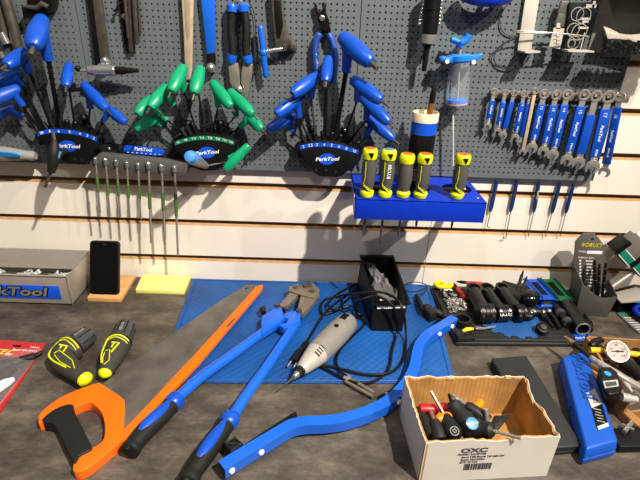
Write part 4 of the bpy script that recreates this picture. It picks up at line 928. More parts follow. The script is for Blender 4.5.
m = MB(); m.prism(BP(dense(grip, 2), ztop+.0035), (0, 0, -.0215), bevel=.0085, seg=5); m.put('grip_insert', M['blk2'], t)
m = MB(); m.prism(BP([(117.5, 443.5), (123.5, 442.5), (123.5, 441), (118, 441.5)], .012), (0, 0, -.003)); m.put('blade_slot', M['blk'], h)

# ------------------------------------------------------------------ bolt cutter
t = thing('bolt_cutter', 'large blue bolt cutter with black and blue grips and steel jaws', 'bolt cutter', B(230, 390))
z = .021
def arm(tube_px, grip_px, zz):
    m = MB(); T = [B(a, b, zz) for a, b in tube_px]; m.tube(smooth_path(T, 4), .0102, 16, flat=1.0); a = m.put('arm', M['bpaint'], t)
    G = [B(a_, b_, zz) for a_, b_ in grip_px]; s = smooth_path(G, 6); n = len(s); rd = []
    for i in range(n):
        f = i/(n-1); rd.append(.0132+.0033*math.sin(f*PI*.9+.3)+(.0022 if f > .85 else 0)-(.004 if i == n-1 else 0))
    rd[0] = .0132
    m = MB(); m.tube(s+[s[-1]+(s[-1]-s[-2])*.35], rd+[rd[-1]*.55], 18, flat=.95); g = m.put('grip', M['blk2'], a)
    m = MB(); ax = (s[1]-s[0]).normalized(); m.lathe(s[0]-ax*.012, ax, [(0, .0115), (.002, .0160), (.012, .0170), (.020, .0155), (.022, .0135)], 20); m.put('grip_collar', M['blue'], a)
    m = MB(); q = s[2:int(n*.72)]; sd = [((q[min(i+1, len(q)-1)]-q[max(i-1, 0)]).normalized()).cross(V((0, 0, 1))).normalized() for i in range(len(q))]
    m.tube([p+V((0, 0, .0085)) for i, p in enumerate(q)], [.005+.0062*math.sin(PI*min(1, (i+.8)/len(q))) for i in range(len(q))], 12, flat=.95); m.put('blue_inlay', M['blue'], a)
    e = s[-1]; m = MB(); m.lathe(e+V((0, -.002, .0135)), (0, -.3, 1), [(0, .004), (.002, .0042), (.0025, .0025)], 12); m.put('end_hole', M['blk'], a)
arm([(283, 318), (262, 333), (232, 355), (205, 374), (183, 393), (178, 397)], [(174, 402), (163, 414), (148, 428), (136, 442), (129, 452)], z)
arm([(297, 322), (285, 340), (266, 368), (250, 390), (238, 408), (234, 415)], [(229, 421), (217.5, 437), (204.5, 455), (195, 469), (187, 484)], z+.001)
m = MB(); m.prism(BP([(262, 316), (272, 309), (281, 306.5), (283, 312), (284, 318), (281, 321), (270, 328), (262, 333), (261, 322)], z+.012), (0, 0, -.018), bevel=.002); m.put('head_plate', M['bpaint'], t)
m = MB(); m.prism(BP([(282, 317), (286, 312.5), (292, 310), (301, 312), (300, 320), (292, 328), (284, 328), (279, 325), (287, 322), (288, 318)], z+.0115), (0, 0, -.017), bevel=.002); m.put('head_plate', M['bpaint'], t)
m = MB(); m.prism(BP([(279, 305), (290, 292), (293, 284.5), (299, 283.2), (300.5, 292), (292, 301), (285, 307.5)], z+.010), (0, 0, -.015), bevel=.0015); m.put('jaw', M['gunm'], t)
m = MB(); m.prism(BP([(297, 311), (300.5, 296), (300, 284), (307, 282.5), (314, 283.5), (319.5, 289), (319.5, 295), (311, 305), (303, 313)], z+.010), (0, 0, -.015), bevel=.0015); m.put('jaw', M['gunm'], t)
m = MB(); m.prism(BP([(289, 285.5), (308, 288.5), (319, 292.5), (315, 298), (304, 295.5), (288.5, 290.5)], z+.0142), (0, 0, -.004), bevel=.001); m.put('link_plate', M['gunm'], t)
m = MB(); m.prism(BP([(302, 282.5), (310, 281.8), (312, 285), (304, 286)], z+.016), (0, 0, -.006), bevel=.001); m.put('stop_lug', M['dsteel'], t)
for (a, b, zz, r) in ((295.5, 287.5, .0145, .006), (312, 291.5, .0145, .006), (277, 304.8, .0125, .0065), (286.5, 308.2, .012, .0065), (299, 311, .0125, .0065)):
    m = MB(); m.lathe(B(a, b, z+zz), (0, 0, 1), [(-.003, r), (.003, r), (.004, r*.7)], 14); m.put('pivot_bolt', M['dsteel'], t)
m = MB(); m.tube(BP([(264, 313), (261.5, 309.5)], z), .006, 10); m.tube(BP([(261, 309), (265, 307.5)], z), .0045, 10); m.put('adjuster_screw', M['blk'], t)

# ------------------------------------------------------------------ rotary tool, its cord and plug
t = thing('rotary_tool', 'grey corded rotary tool with a pointed bit lying on the blue mat', 'rotary tool', B(320, 350, MZ))
z = MZ+.0275
GT = mat('warm_grey_housing', '#827e77', .42, var=.08); n0, n1 = B(301, 370, z), B(350, 320, z); ax = n1-n0; L = ax.length; d = ax.normalized()
m = MB(); m.lathe(n0, ax, [(0, .0105), (.006, .0135), (L*.22, .0215), (L*.30, .024)], 26); m.put('nose_cone', mat('light_nose_plastic', '#aaa59c', .4), t)
m = MB(); m.lathe(n0+d*L*.295, ax, [(0, .024), (.001, .0248), (L*.2, .0262), (L*.45, .0265), (L*.58, .025), (L*.66, .0225), (L*.70, .017), (L*.705, .008)], 26); bd = m.put('housing', GT, t)
m = MB(); m.lathe(n0, -ax, [(-.001, .0105), (.006, .0105), (.0065, .0085), (.012, .0080)], 18); m.put('collar', M['blk2'], t)
m = MB(); m.lathe(n0-d*.011, -ax, [(0, .0065), (.006, .006), (.008, .0045), (.013, .004)], 12); m.put('collet', M['chrome'], t)
bt = n0-d*.024; m = MB(); m.tube([bt, B(279.5, 389, .016)], [.0016, .0011], 8); m.put('bit', M['dsteel'], t)
s = d.cross(V((0, 0, 1))).normalized()
m = MB(); c = n0+d*L*.86+V((0, 0, .0238)); m.box(c, (.018, .011, .006), Matrix((d, s, d.cross(s))).transposed(), bevel=.0015); m.put('switch', M['blk'], t)
m = MB(); c = n0+d*L*.66+V((0, 0, .0262)); m.lathe(c+s*.002, (0, 0, 1), [(-.001, .0052), (.0012, .0052), (.0016, .0035)], 14); m.put('dial_button', M['blk'], t)
m = MB()
for k in range(4):
    f = L*(.20+.035*k); c = n0+d*f+s*.011+V((0, 0, .0165+.0009*k)); m.box(c, (.0018, .013, .006), Matrix((d, s, d.cross(s))).transposed() @ Matrix.Rotation(.5, 3, 'X'))
m.put('vent_slot', M['blk'], t)
def cp(l): return [W(q[0], q[1], q[3]) if len(q) > 3 else B(*q) for q in l]
def cord(l): return smooth_path(cp(l), 6)
CP = [(352, 319, .022), (357, 311, .022), (350, 306, .014), (335, 311, .010), (323, 314, .010), (321, 305, .010), (328, 298, .011), (344, 295, .018), (355, 294, .072), (362, 293, .091), (372, 291.5, .0895), (384, 293, .0875), (395, 298, .086), (402, 308, 0, .221), (405, 322, 0, .224), (406, 340, .012), (404, 357, .0095), (396, 369, .0095), (384, 374, .0125), (366, 374.5, .0095), (346, 370, .0095), (330, 366, .0095), (318, 365, .0095)]
L4 = [(318, 365, .0095), (330, 371, .0095), (341, 377, .0095), (353, 382, .0095), (369, 382.5, .0095), (383, 376, .0095), (390, 365, .0095), (392, 351, .0095), (396, 336, .0095), (399, 324, 0, .226), (396, 312, 0, .223), (389, 302, 0, .216), (376, 296, .091), (368, 297.5, .0905), (359, 301, .080), (355, 310, .03), (365, 322, .0095), (352, 337, .0095), (341, 349, .0095), (336, 361, .0095), (341, 372, .012), (347, 376, .0125)]
L2 = [(357, 288, .016), (348, 294, .018), (338, 301, .016), (326, 312, .016), (317, 325, .010), (311, 335, .010), (306, 343, .010)]
L3 = [(355, 293, .02), (347, 300, .022), (336, 310, .018), (328, 304, .018), (338, 293.5, .012), (350, 287, .010), (357, 284, .010)]
m = MB(); m.tube(cord(CP), .0028, 8); cdm = m.put('cord', M['blk'], t)
m = MB(); m.tube(cord(L4), .0028, 8); m.put('cord_loop', M['blk'], cdm)
m = MB(); m.tube(cord(L2), .0028, 8); m.tube(cord(L3), .0028, 8); m.put('cord_loop', M['blk'], cdm)
pa, pb = B(307, 342, .0125), B(294, 362, .0125); pd = (pb-pa).normalized(); ps = pd.cross(V((0, 0, 1)))
m = MB(); m.tube([pa, lerp(pa, pb, .3), lerp(pa, pb, .5), lerp(pa, pb, .95), pb], [.0045, .0065, .010, .0105, .0095], 14, flat=.72); pl = m.put('plug', M['blk'], t)
for sg in (-1, 1):
    m = MB(); q = pb+ps*(.0062*sg); m.tube([q, q+pd*.016, q+pd*.018], [.0022, .0022, .0012], 8); m.put('pin', M['chrome'], pl)
m = MB()
for k in range(4): m.ring(lerp(pa, pb, .05+.07*k), pd, .0056, .0013, 14, 6)
m.put('strain_relief', M['blk2'], pl)

# ------------------------------------------------------------------ black parts bin with a crumpled bag
t = thing('parts_bin', 'black plastic parts bin with flared rim standing on the mat against the wall', 'bin', B(385, 331))
rb_ = [W(359.5, 254.5, .008), W(393.5, 254.8, .008), W(411, 303, .204), W(372, 304.5, .206)]
fb = [V((.112, -.03, MZ+.0005)), V((.190, -.03, MZ+.0005)), B(402, 331.5, MZ), B(371.5, 331, MZ)]
rim_c = sum(rb_, V())/4
up = [lerp(p, rim_c, .10)+V((0, 0, -.004)) for p in rb_]
def quadwall(o0, o1, b0, b1, th):
    n = ((o1-o0).cross(b0-o0)).normalized(); c = (sum(rb_, V())/4+sum(fb, V())/4)/2
    if n.dot(c-o0) < 0: n = -n
    mm = MB(); mm.prism([o0, o1, b1, b0], n*th); return mm
for i in range(4):
    j = (i+1) % 4; quadwall(up[i], up[j], fb[i], fb[j], .0022).put('side_wall', M['blk'], t)
m = MB(); m.prism([p+V((0, 0, .0026)) for p in fb], (0, 0, -.0024)); m.put('bin_floor', M['blk'], t)
m = MB(); m.prism([p for p in rb_], (0, 0, -.005), holes=[[lerp(p, rim_c, .13) for p in rb_]], bevel=.001); m.put('rim', M['blk'], t)
ln = [lerp(fb[3], up[3], .93), lerp(fb[2], up[2], .93)]; y_ = V((0, -.0018, 0))
q = [lerp(ln[0], ln[1], .12)+y_, lerp(ln[0], ln[1], .94)+y_]; dn = (fb[3]-up[3]).normalized()*.008
m = MB(); m.prism([q[0], q[1], q[1]+dn, q[0]+dn], (0, -.0006, 0)); lb_ = m.put('paper_label', M['wht'], t, label='white printed strip below the rim')
m = MB(); m.text('06-15843', lerp(q[0], q[1], .5)+dn*.5+V((0, -.0009, 0)), q[1]-q[0], -dn, .0075, .0002); m.put('lettering', M['blk'], lb_)
m = MB(); g = []; rr = random.Random(11)
for i in range(12):
    row = []
    for j in range(8):
        u, v = i/11, j/7; p = lerp(lerp(W(364, 258, .03), W(375, 262, .03), v), lerp(B(381, 300, .060), B(404, 296, .060), v), u)
        row.append(p+V((rr.gauss(0, .0035), rr.gauss(0, .0035), -.010+rr.gauss(0, .006))))
    g.append(row)
m.sheet(g); m.put('plastic_bag', mat('bag_film', '#dcdcdc', .14, alpha=.15, var=0, bump=.3, bscale=25, spec=.8), None, 'crumpled clear plastic bag lying inside the black parts bin', 'bag')
m = MB(); m.ball(B(381, 300, .062), .0035); m.put('bin_peg', M['wht'], t, label='small white peg inside')
m = MB(); m.tube(smooth_path([B(*q) for q in [(414, 296, .004), (424, 293, .006), (427, 286, .012), (420, 282.5, .016), (410, 282.5, .016), (404, 286, .012), (407, 290.5, .008), (416, 291.5, .006), (425, 288, .006)]], 6), .0012, 7); m.put('wire_ring', M['blk'], None, 'thin black cable bent into a ring beside the black parts bin', 'cable')

# ------------------------------------------------------------------ bent blue bar tool
t = thing('blue_bar_tool', 'long bent blue square-tube tool with white screws lying across the bench', 'bar tool', B(340, 410))
z = .020; BPX = [(222, 470), (250, 452.5), (266, 443), (280, 434.5), (292, 427.8), (305, 425.2), (317, 424.8), (330, 423.8), (342, 422), (355, 418.5), (367, 414.5), (380, 408.5), (391, 401.5), (400.5, 392.5), (408.5, 382), (414, 370), (416.5, 357), (419, 348), (424, 340.5), (430, 335), (442, 328), (454, 320.5)]
P = smooth_path([B(a, b, z) for a, b in BPX], 3)
m = MB(); sd = .0205; m.tube(P, sd/math.sqrt(2), 4, up=(0, 0, 1), rot=PI/4); br_ = m.put('square_tube', M['bpaint'], t)
d0 = (P[0]-P[1]).normalized(); s0 = d0.cross(V((0, 0, 1))).normalized()
m = MB(); m.box(P[0]+d0*.0003, (.0010, .017, .017), Matrix((d0, s0, d0.cross(s0))).transposed()); m.put('open_end', M['blk'], br_)
def side_screw(a, b):
    p = B(a, b, z); k = min(range(len(P)-1), key=lambda i: (P[i]-p).length); dd = (P[k+1]-P[k]).normalized(); n = dd.cross(V((0, 0, 1))).normalized()
    if n.y > 0: n = -n
    c = P[k]+dd*((p-P[k]).dot(dd)); m = MB(); m.lathe(c+n*(sd/2), n, [(-.001, .0052), (.001, .0052), (.003, .004), (.0032, .002)], 12); m.put('screw', M['wht'], br_, label='white screw head')
for q in ((231, 469.5), (260, 450.5), (397, 401), (438, 333), (450.5, 325.5)): side_screw(*q)
m = MB(); pts = [B(a, b, .030) for a, b in ((223, 443), (235, 436), (244, 444), (231, 453))]; m.prism(pts, (0, 0, -.029), bevel=.0015); pd_ = m.put('rubber_foot', M['blk'], t)
m = MB(); q = [lerp(p, sum(pts, V())/4, .25)+V((0, 0, .0006)) for p in pts]; m.tube([q[0], q[2]], .0014, 6); m.tube([q[1], q[3]], .0014, 6); m.tube(q, .0012, 6, closed=True); m.put('cross_rib', M['blk2'], pd_)
m = MB(); m.prism(BP([(244, 444), (291, 413.5), (296, 411), (298, 418), (286, 427), (252, 449)], .021), (0, 0, -.0200), bevel=.001); m.put('slide_bar', M['blk'], t)
m = MB(); m.prism(BP([(412, 348), (417, 338), (438, 319), (446, 320), (426, 334), (417, 346)], .0118), (0, 0, -.006), bevel=.001); m.put('inner_slide', M['blk'], t)
bk = MB(); bk.tube([B(417, 296, .012), B(421, 306, .016), B(424, 312, .018)], [.006, .0075, .007], 12); bk.ball(B(427, 308, .022), .011, (1, 1, .9)); bk.box(B(430, 314, .018), (.022, .028, .024), Matrix.Rotation(.5, 3, 'Z'), bevel=.004); bk.tube([B(432, 311, .02), B(445, 316, .0165)], [.012, .008], 12); bk.put('indicator_bracket', M['blk2'], t)
m = MB(); m.ring(B(440, 313, .024), (0, 0, 1), .008, .003); m.put('knob_ring', M['blk'], t)
# two-pronged steel tool under the bar
t = thing('pad_spreader', 'two-pronged steel tool with a black pad beside the bent blue bar', 'spreader', B(362, 388))
for o in (0, 4.5):
    m = MB(); m.tube(BP([(346.5-o*.3, 376.5+o), (358-o*.3, 383+o), (374-o*.2, 393+o*.8)], MZ+.005), [.0028, .0036, .0036], 8); m.put('prong', M['gunm'], t)
m = MB(); m.box(B(347, 378, MZ+.006), (.012, .014, .008), Matrix.Rotation(-.6, 3, 'Z'), bevel=.001); m.put('prong_head', M['steel'], t)
m = MB(); m.prism(BP([(378, 396), (388, 390.5), (393, 394.5), (384, 401), (379, 400)], .008), (0, 0, -.0075), bevel=.001); pk_ = m.put('pad', M['blk'], t)
m = MB(); m.ring(B(387, 394, .0083), (0, 0, 1), .003, .0008, 12, 6); m.put('pad_hole', M['grey'], pk_)
# ================================================================== white carton of tools (front right)
zr = .088
rim = [B(404.5, 376.5, zr), B(524, 376, zr), B(560.5, 437, zr), B(426, 443, zr)]      # back-left, back-right, front-right, front-left
t = thing('carton', 'open white cardboard carton with torn rim holding black handled tools', 'carton', sum(rim, V())/4-V((0, 0, zr)))
WH = mat('white_carton_print', '#d3cdc4', .75, var=.05, scale=14); CI = mat('kraft_liner', '#a87c46', .85, var=.22, scale=18, bump=.15, bscale=80)
def kraft_in():
    mt = mat('kraft_corrugated', '#b08247', .85, var=.3, scale=22); nt = mt.node_tree; p = nt.nodes['Principled BSDF']
    w_ = nt.nodes.new('ShaderNodeTexWave'); w_.inputs['Scale'].default_value = 42; w_.inputs['Distortion'].default_value = .6; tc = nt.nodes.new('ShaderNodeTexCoord'); b = nt.nodes.new('ShaderNodeBump'); b.inputs['Strength'].default_value = .3; b.inputs['Distance'].default_value = .0012
    nt.links.new(tc.outputs['Object'], w_.inputs['Vector']); nt.links.new(w_.outputs['Fac'], b.inputs['Height']); nt.links.new(b.outputs['Normal'], p.inputs['Normal']); return mt
KI = kraft_in(); cc = sum(rim, V())/4; rr = random.Random(21)
for i, nm in enumerate(('back', 'right', 'front', 'left')):
    a, b = rim[i], rim[(i+1) % 4]; n_ = (b-a).cross(V((0, 0, 1))).normalized()
    if n_.dot(cc-a) < 0: n_ = -n_
    N = 26; tops = []
    for k in range(N+1):
        f = k/N; dz = rr.gauss(0, .0016)
        if i == 2: dz += .003*math.sin(f*9)*.5
        if i == 1: dz += -.009*math.exp(-((f-.35)/.16)**2)+.004*math.exp(-((f-.12)/.05)**2)
        if i == 3: dz += -.004*math.exp(-((f-.4)/.3)**2)
        if k in (0, N): dz = 0
        tops.append(lerp(a, b, f)+V((0, 0, dz)))
    o = [V((p.x, p.y, .0004)) for p in reversed(tops)]
    m = MB(); m.prism(tops+o, n_*.0012); wl = m.put('side_wall', WH, t)
    m = MB(); tp = [p+n_*.0013+V((0, 0, -abs(rr.gauss(0, .0014)))) for p in tops]; m.prism(tp+[q+n_*.0013 for q in o], n_*.0030); m.put('kraft_liner', KI, wl, label='brown corrugated inner face')
    if i == 0:
        m = MB()
        for k in range(5): m.box(lerp(a, b, .36+.01*k)+n_*.003+V((0, 0, -.002+.001*(k % 2))), (.006, .004, .004), Matrix.Rotation(rr.random(), 3, 'Z'))
        m.box(lerp(a, b, .86)+n_*.003, (.010, .004, .005)); m.put('torn_edge', mat('torn_paper', '#cdb68f', .9), wl)
    if i == 2:
        o_ = b-a; X = -(o_.normalized()) if o_.x < 0 else o_.normalized(); c0 = lerp(rim[3], rim[2], .41)+V((0, 0, -.003)); out = -n_*.0004
        base = lambda u, v: c0+X*u+V((0, 0, v-0))+out
        m = MB(); m.text('OXC', base(-.020+.012, -.0175), X, V((0, 0, 1)), .0125, .0002, 0, 1.5, bold=.0005)
        for tx, u, v, sz in (('MODEL: RACDW02', -.010, -.0255, .0052), ('Smart USB Bicycle Tail Light Set', .008, -.0315, .0052), ('Batch: P20120024', -.007, -.0375, .0052), ('QTY: 20 PCS', -.013, -.0430, .0052)): m.text(tx, base(u, v), X, V((0, 0, 1)), sz, .0002, bold=.00008)
        r2 = random.Random(4); u = -.018
        while u < .026:
            w2 = r2.choice((.0006, .001, .0016)); m.box(base(u, -.0535), (w2, .0006, .0135), Matrix.Rotation(math.atan2(X.y, X.x), 3, 'Z')); u += w2+r2.choice((.0007, .0012))
        m.put('printing', mat('print_grey', '#4b4750', .7), wl, label='dark grey printed text and barcode')
m = MB(); m.prism([lerp(p, cc, .03)*1+V((0, 0, -p.z+.003)) for p in rim], (0, 0, -.0025)); m.put('carton_floor', KI, t)
DZ = .015
_B = B
def B(px, py, z=0): return _B(px, py, z+DZ)
HB = mat('black_soft_grip', '#19191b', .5, var=.15, scale=80)
def lobes(name, label, cat, c, arms, group=None, rad=.011):
    t = thing(name, label, cat, c, group)
    m = MB(); m.ball(c, rad*1.25, (1, 1, .85))
    for a in arms: m.tube(smooth_path([c, lerp(c, a, .5), a], 3), [rad*1.1]*3+[rad*.85]*3+[rad*.5], 14)
    m.put('grip', HB, t); return t
# three-way hex wrench with blue logo
c = B(470, 427, .057); t = lobes('three_way_wrench', 'black three-way hex wrench with a round blue emblem on top', 'wrench', c, [B(451, 402, .070), B(494, 431, .072), B(465, 435, .046)], 'black tools in the carton', .0150)
m = MB(); o = B(472, 423.5, .0765); m.lathe(o, (.05, -.5, .86), [(-.006, .0095), (.0012, .0095), (.0016, .008)], 22, 1.0); e = m.put('emblem', mat('teal_blue_emblem', '#2b7d9c', .4), t, label='round teal blue emblem')
m = MB(); m.text('ParkTool', o+V((.0001, -.5, .86))*.0021, (1, .15, .1), V((0, .86, .5)), .0052, .0002); m.put('lettering', M['wht'], e)
m = MB(); m.cyl(B(493, 430.8, .0725), B(521, 438.5, .084), .0026); m.put('hex_shaft', M['chrome'], t)
m = MB(); m.tube([B(452, 404, .069), B(448.8, 394, .084)], [.0032, .0022], 8); m.put('hex_shaft', M['bsteel'], t)
# round-ended wrench with steel blade
t = thing('socket_wrench', 'black handled tool with a round white mark, its steel shaft against the back wall', 'wrench', B(454, 432, .03), 'black tools in the carton')
a, b = B(456, 438, .052), B(445, 416, .058)
m = MB(); m.tube([a, lerp(a, b, .2), lerp(a, b, .7), b], [.009, .0155, .012, .0075], 16); g = m.put('grip', HB, t)
m = MB(); o = B(454.5, 431, .0655); m.ring(o, (0, -.5, .86), .0065, .0008); m.ring(o+V((0, 0, .0004)), (0, -.5, .86), .0025, .0008); m.put('ring_mark', M['grey'], g)
m = MB(); p1 = B(431, 391.5, .083); m.tube([b, lerp(b, p1, .85), p1], [.0028, .0028, .0024], 10); m.put('shaft', mat('copper_steel', '#8f7c6c', .3, .6), t)
# handle low at left with short brown rod
t = thing('short_driver', 'short black handled driver with a brown rod at the left wall of the carton', 'driver', B(432, 432, .02), 'black tools in the carton')
a, b = B(440, 440, .045), B(434.5, 421, .055)
m = MB(); m.tube([a, lerp(a, b, .4), b], [.012, .0125, .009], 14); m.put('grip', HB, t)
m = MB(); m.tube([b, B(430, 410, .062)], .0038, 10); m.put('rod', mat('brown_rod', '#7a5c50', .4, .5), t)
t = thing('black_driver', 'black tool handle lying lowest along the left wall of the carton', 'handle', B(424, 420, .02), 'black tools in the carton')
m = MB(); m.tube([B(419, 410, .048), B(425, 422, .046), B(432, 436, .044)], [.008, .0105, .009], 14); m.put('grip', HB, t)
m = MB(); m.lathe(B(419, 410, .048), B(419, 410, .048)-B(425, 422, .046), [(0, .006), (.004, .005)], 12); m.put('end_cap', M['bsteel'], t)
# long driver at the back
t = thing('long_driver', 'long black handled driver with a silver tip against the back wall of the carton', 'driver', B(475, 412, .03), 'black tools in the carton')
a, b = B(489, 421, .055), B(465.5, 404.5, .066)
m = MB(); m.tube([a, lerp(a, b, .3), lerp(a, b, .85), b], [.009, .0105, .009, .006], 14); m.put('grip', HB, t)
m = MB(); m.tube([b, B(451.5, 394.5, .078)], [.0036, .003], 10); m.put('tip', M['chrome'], t)
m = MB(); m.tube([B(486, 409, .078), B(488, 428, .050)], .0036, 10); m.put('steel_rod', mat('bright_rod', '#d8d6d2', .25, .8), None, 'bright silver rod standing upright behind the emblem wrench in the carton', 'rod')
m = MB(); m.prism([B(494, 415, .052), B(509.5, 414.5, .056), B(497, 430, .048), B(488, 432, .046)], (0, 0, -.008), bevel=.002); m.put('black_wedge', HB, None, 'flat pointed black piece at the right end of the tool heap in the carton', 'black piece')
for nm, lbl, mt, a, b, r in (('red_screwdriver', 'red tool handle at the back left of the carton', M['red'], (419, 409), (438, 409.5), .0095), ('amber_screwdriver', 'orange tool handle in the middle behind the black wrenches', mat('amber_plastic', '#e8860f', .35, var=.06), (436, 420), (460, 413.5), .0085), ('red_grip_tool', 'red grip piece just right of the short brown rod', mat('bright_red', '#d8201c', .35), (440, 406.5), (457, 410.5), .008), ('amber_driver', 'orange handle end poking out behind the long black driver', mat('amber_plastic', '#e8860f'), (470, 412), (481.5, 402), .008)):
    z0 = .052 if 'red' in nm else .056; A, Bq = B(*a, z0), B(*b, z0); m = MB(); dd = Bq-A
    m.lathe(A, dd, [(0, r*.6), (.002, r*.9), (dd.length*.3, r), (dd.length*.7, r*.92), (dd.length-.002, r*.85), (dd.length, r*.6)], 14); m.put(nm, mt, None, lbl, 'handle', loc=None)

for lbl, l in (('dark handle lying deep in the carton under the emblem wrench', [(452, 441), (468, 436), (486, 436)]), ('dark handle lying deep along the back of the carton under the red one', [(425, 415), (445, 414), (470, 419)])):
    m = MB(); m.tube([_B(a_, b_, .052) for a_, b_ in l], [.012, .014, .010], 14); m.put('dark_driver', M['bsteel'], None, lbl, 'handle')
B = _B

# ================================================================== flat cases
t = thing('black_case', 'flat matt black case lying behind the white carton', 'case', B(535, 405))
zt = .020; tp = BP([(491.5, 358), (526, 355), (583, 445.5), (541, 449)], zt)
m = MB(); m.prism([p+V((0, 0, -.011)) for p in tp], (0, 0, -.0085), bevel=.0025); m.put('base', mat('matt_black_case', '#222325', .6, var=.06), t)
m = MB(); m.prism(tp, (0, 0, -.0105), bevel=.0028, seg=3); m.put('lid', mat('matt_black_case', '#222325'), t)
t = thing('torque_case', 'blue plastic tool case with embossed lettering standing right of the black case', 'case', B(590, 408))
zt = .036; tp = [(562.5, 356.5), (586.5, 350.5), (618, 440), (586.5, 448.5)]; T4 = BP(tp, zt)
CB = mat('blue_case_plastic', '#0d51b8', .42, var=.06, bump=.06, bscale=200); c_ = sum(T4, V())/4
m = MB(); m.hexa([p+V((0, 0, 0)) for p in T4], [c_+(p-c_)*1.06+V((0, 0, -.019)) for p in T4], bevel=.004, seg=3); ld = m.put('lid', CB, t)
m = MB(); m.hexa([c_+(p-c_)*1.06+V((0, 0, -.0195)) for p in T4], [c_+(p-c_)*1.03+V((0, 0, -.0355)) for p in T4], bevel=.003, seg=2); m.put('base', CB, t)
m = MB(); q = lerp(lerp(T4[0], T4[3], .42), lerp(T4[0], T4[3], .60), .5); L_ = (T4[3]-T4[0]).normalized(); q = c_+(lerp(T4[0], T4[3], .5)-c_)*1.06+V((0, 0, -.019)); nn = L_.cross(V((0, 0, 1)))
m.box(q, (.018, .003, .012), Matrix.Rotation(math.atan2(L_.y, L_.x), 3, 'Z'), bevel=.001); m.put('latch', CB, ld)
L_ = ((T4[3]+T4[2])-(T4[0]+T4[1])).normalized(); S_ = V((0, 0, 1)).cross(L_)
if S_.x < 0: S_ = -S_
def on(f, v): return lerp(lerp(T4[0], T4[3], f), lerp(T4[1], T4[2], f), v)+V((0, 0, .0012))
m = MB(); m.text('ParkTool', on(.30, .54)+V((0, 0, .0004)), L_, S_, .033, .0006, .15, 1.02, bold=.0009); 
tm = m.put('embossed_lettering', mat('blue_case_shade', '#0b489f', .5), ld)
m = MB(); m.prism([on(.50, .45)+V((0, 0, .0006)), on(.475, .80)+V((0, 0, .0006)), on(.645, .88)+V((0, 0, .0006)), on(.665, .50)+V((0, 0, .0006))], (0, 0, -.0006)); wl = m.put('paper_label', mat('dull_label', '#bdbbb6', .5), ld, label='white paper label')
m = MB(); m.text('TW-5.2', on(.575, .66)+V((0, 0, .0009)), L_, S_, .0075, .0002, 0, .95); m.put('lettering', M['blk'], wl)
m = MB(); m.prism([on(.665, .50)+V((0, 0, .0006)), on(.645, .88)+V((0, 0, .0006)), on(.85, .86)+V((0, 0, .0006)), on(.86, .48)+V((0, 0, .0006))], (0, 0, -.0006)); bl2 = m.put('picture_label', M['blk'], ld, label='black picture label')
m = MB()
for k in range(5): m.box(on(.69+.03*k, .66)+V((0, 0, .0008)), (.0012, .013-.004*(k % 2), .0004), Matrix.Rotation(math.atan2(L_.y, L_.x), 3, 'Z'))
m.prism([on(.845, .49)+V((0, 0, .0009)), on(.835, .86)+V((0, 0, .0009)), on(.87, .86)+V((0, 0, .0009)), on(.88, .49)+V((0, 0, .0009))], (0, 0, -.0004)); m.put('label_print', mat('label_grey', '#b9b9b6', .6), bl2)
# ================================================================== black parts tray and what lies on it
ZT = .010
cor = BP([(430, 287.5), (566, 289), (592, 344), (456, 342.5)], ZT)
t = thing('parts_tray', 'black rubber parts tray with a blue gear emblem at the back of the bench', 'tray', sum(cor, V())/4-V((0, 0, ZT)))
RB = mat('black_tray_rubber', '#1d1d1e', .6, var=.12, scale=60)
m = MB(); m.prism(cor, (0, 0, -ZT+.0003), bevel=.003, seg=3); base = m.put('base', RB, t)
ctr = sum(cor, V())/4
def on_tray(u, v, z=ZT): p = lerp(lerp(cor[0], cor[1], u), lerp(cor[3], cor[2], u), v); p.z = z; return p
m = MB(); q = [on_tray(a, b, ZT+.002) for a, b in ((.012, .03), (.988, .03), (.988, .97), (.012, .97))]; m.tube(q, .0028, 8, closed=True); m.put('raised_rim', RB, t)
m = MB()
for i in range(34):
    for j in range(14):
        if i < 4 and j > 3: continue
        p = on_tray(.03+.94*(i+.5)/34, .06+.88*(j+.5)/14, ZT+.0006); m.box(p, (.0042, .0042, .0016), Matrix.Rotation(.785, 3, 'Z'))
m.put('stud_pattern', RB, t)
m = MB(); gc = B(513, 322, ZT); gp = []
for k in range(120):
    a = 2*PI*k/120; r = .079 if (k % 8) < 4 else .070; gp.append(gc+V((r*math.cos(a), r*.80*math.sin(a), .0016)))
m.prism(gp, (0, 0, -.0014)); gear = m.put('gear_emblem', mat('gear_blue', '#1f5090', .5, var=.06), t, label='blue gear shaped emblem')
m = MB(); m.prism([p+V((0, 0, .002)) for p in BP([(573, 334), (590, 335.5), (592, 341), (576, 341.5)], ZT)], (0, 0, -.0035), bevel=.001); b_ = m.put('badge', M['lblue'], t, label='small blue badge')
m = MB(); m.text('Park Tool', B(582.5, 338, ZT+.0024), (1, .05, 0), (0, 1, 0), .0085, .0002, .2); m.put('lettering', M['wht'], b_)
Z = ZT+.002
# yellow tape roll
t = thing('yellow_clip', 'lump of bright yellow plastic with a white tab at the back left of the tray', 'clip', B(441, 287, Z))
YP = mat('bright_yellow', '#dcc60f', .4, var=.05)
m = MB(); m.ring(B(440, 284.5, Z+.010), (0, 0, 1), .011, .006, 22, 10); m.ball(B(452, 285.5, Z+.007), .010, (1.1, .8, .7)); m.box(B(446, 287, Z+.006), (.026, .012, .009), bevel=.003); m.put('body', YP, t)
m = MB(); m.box(B(448, 290.8, Z+.004), (.022, .006, .007), bevel=.001); m.put('white_tab', M['wht'], t, label='white tab')
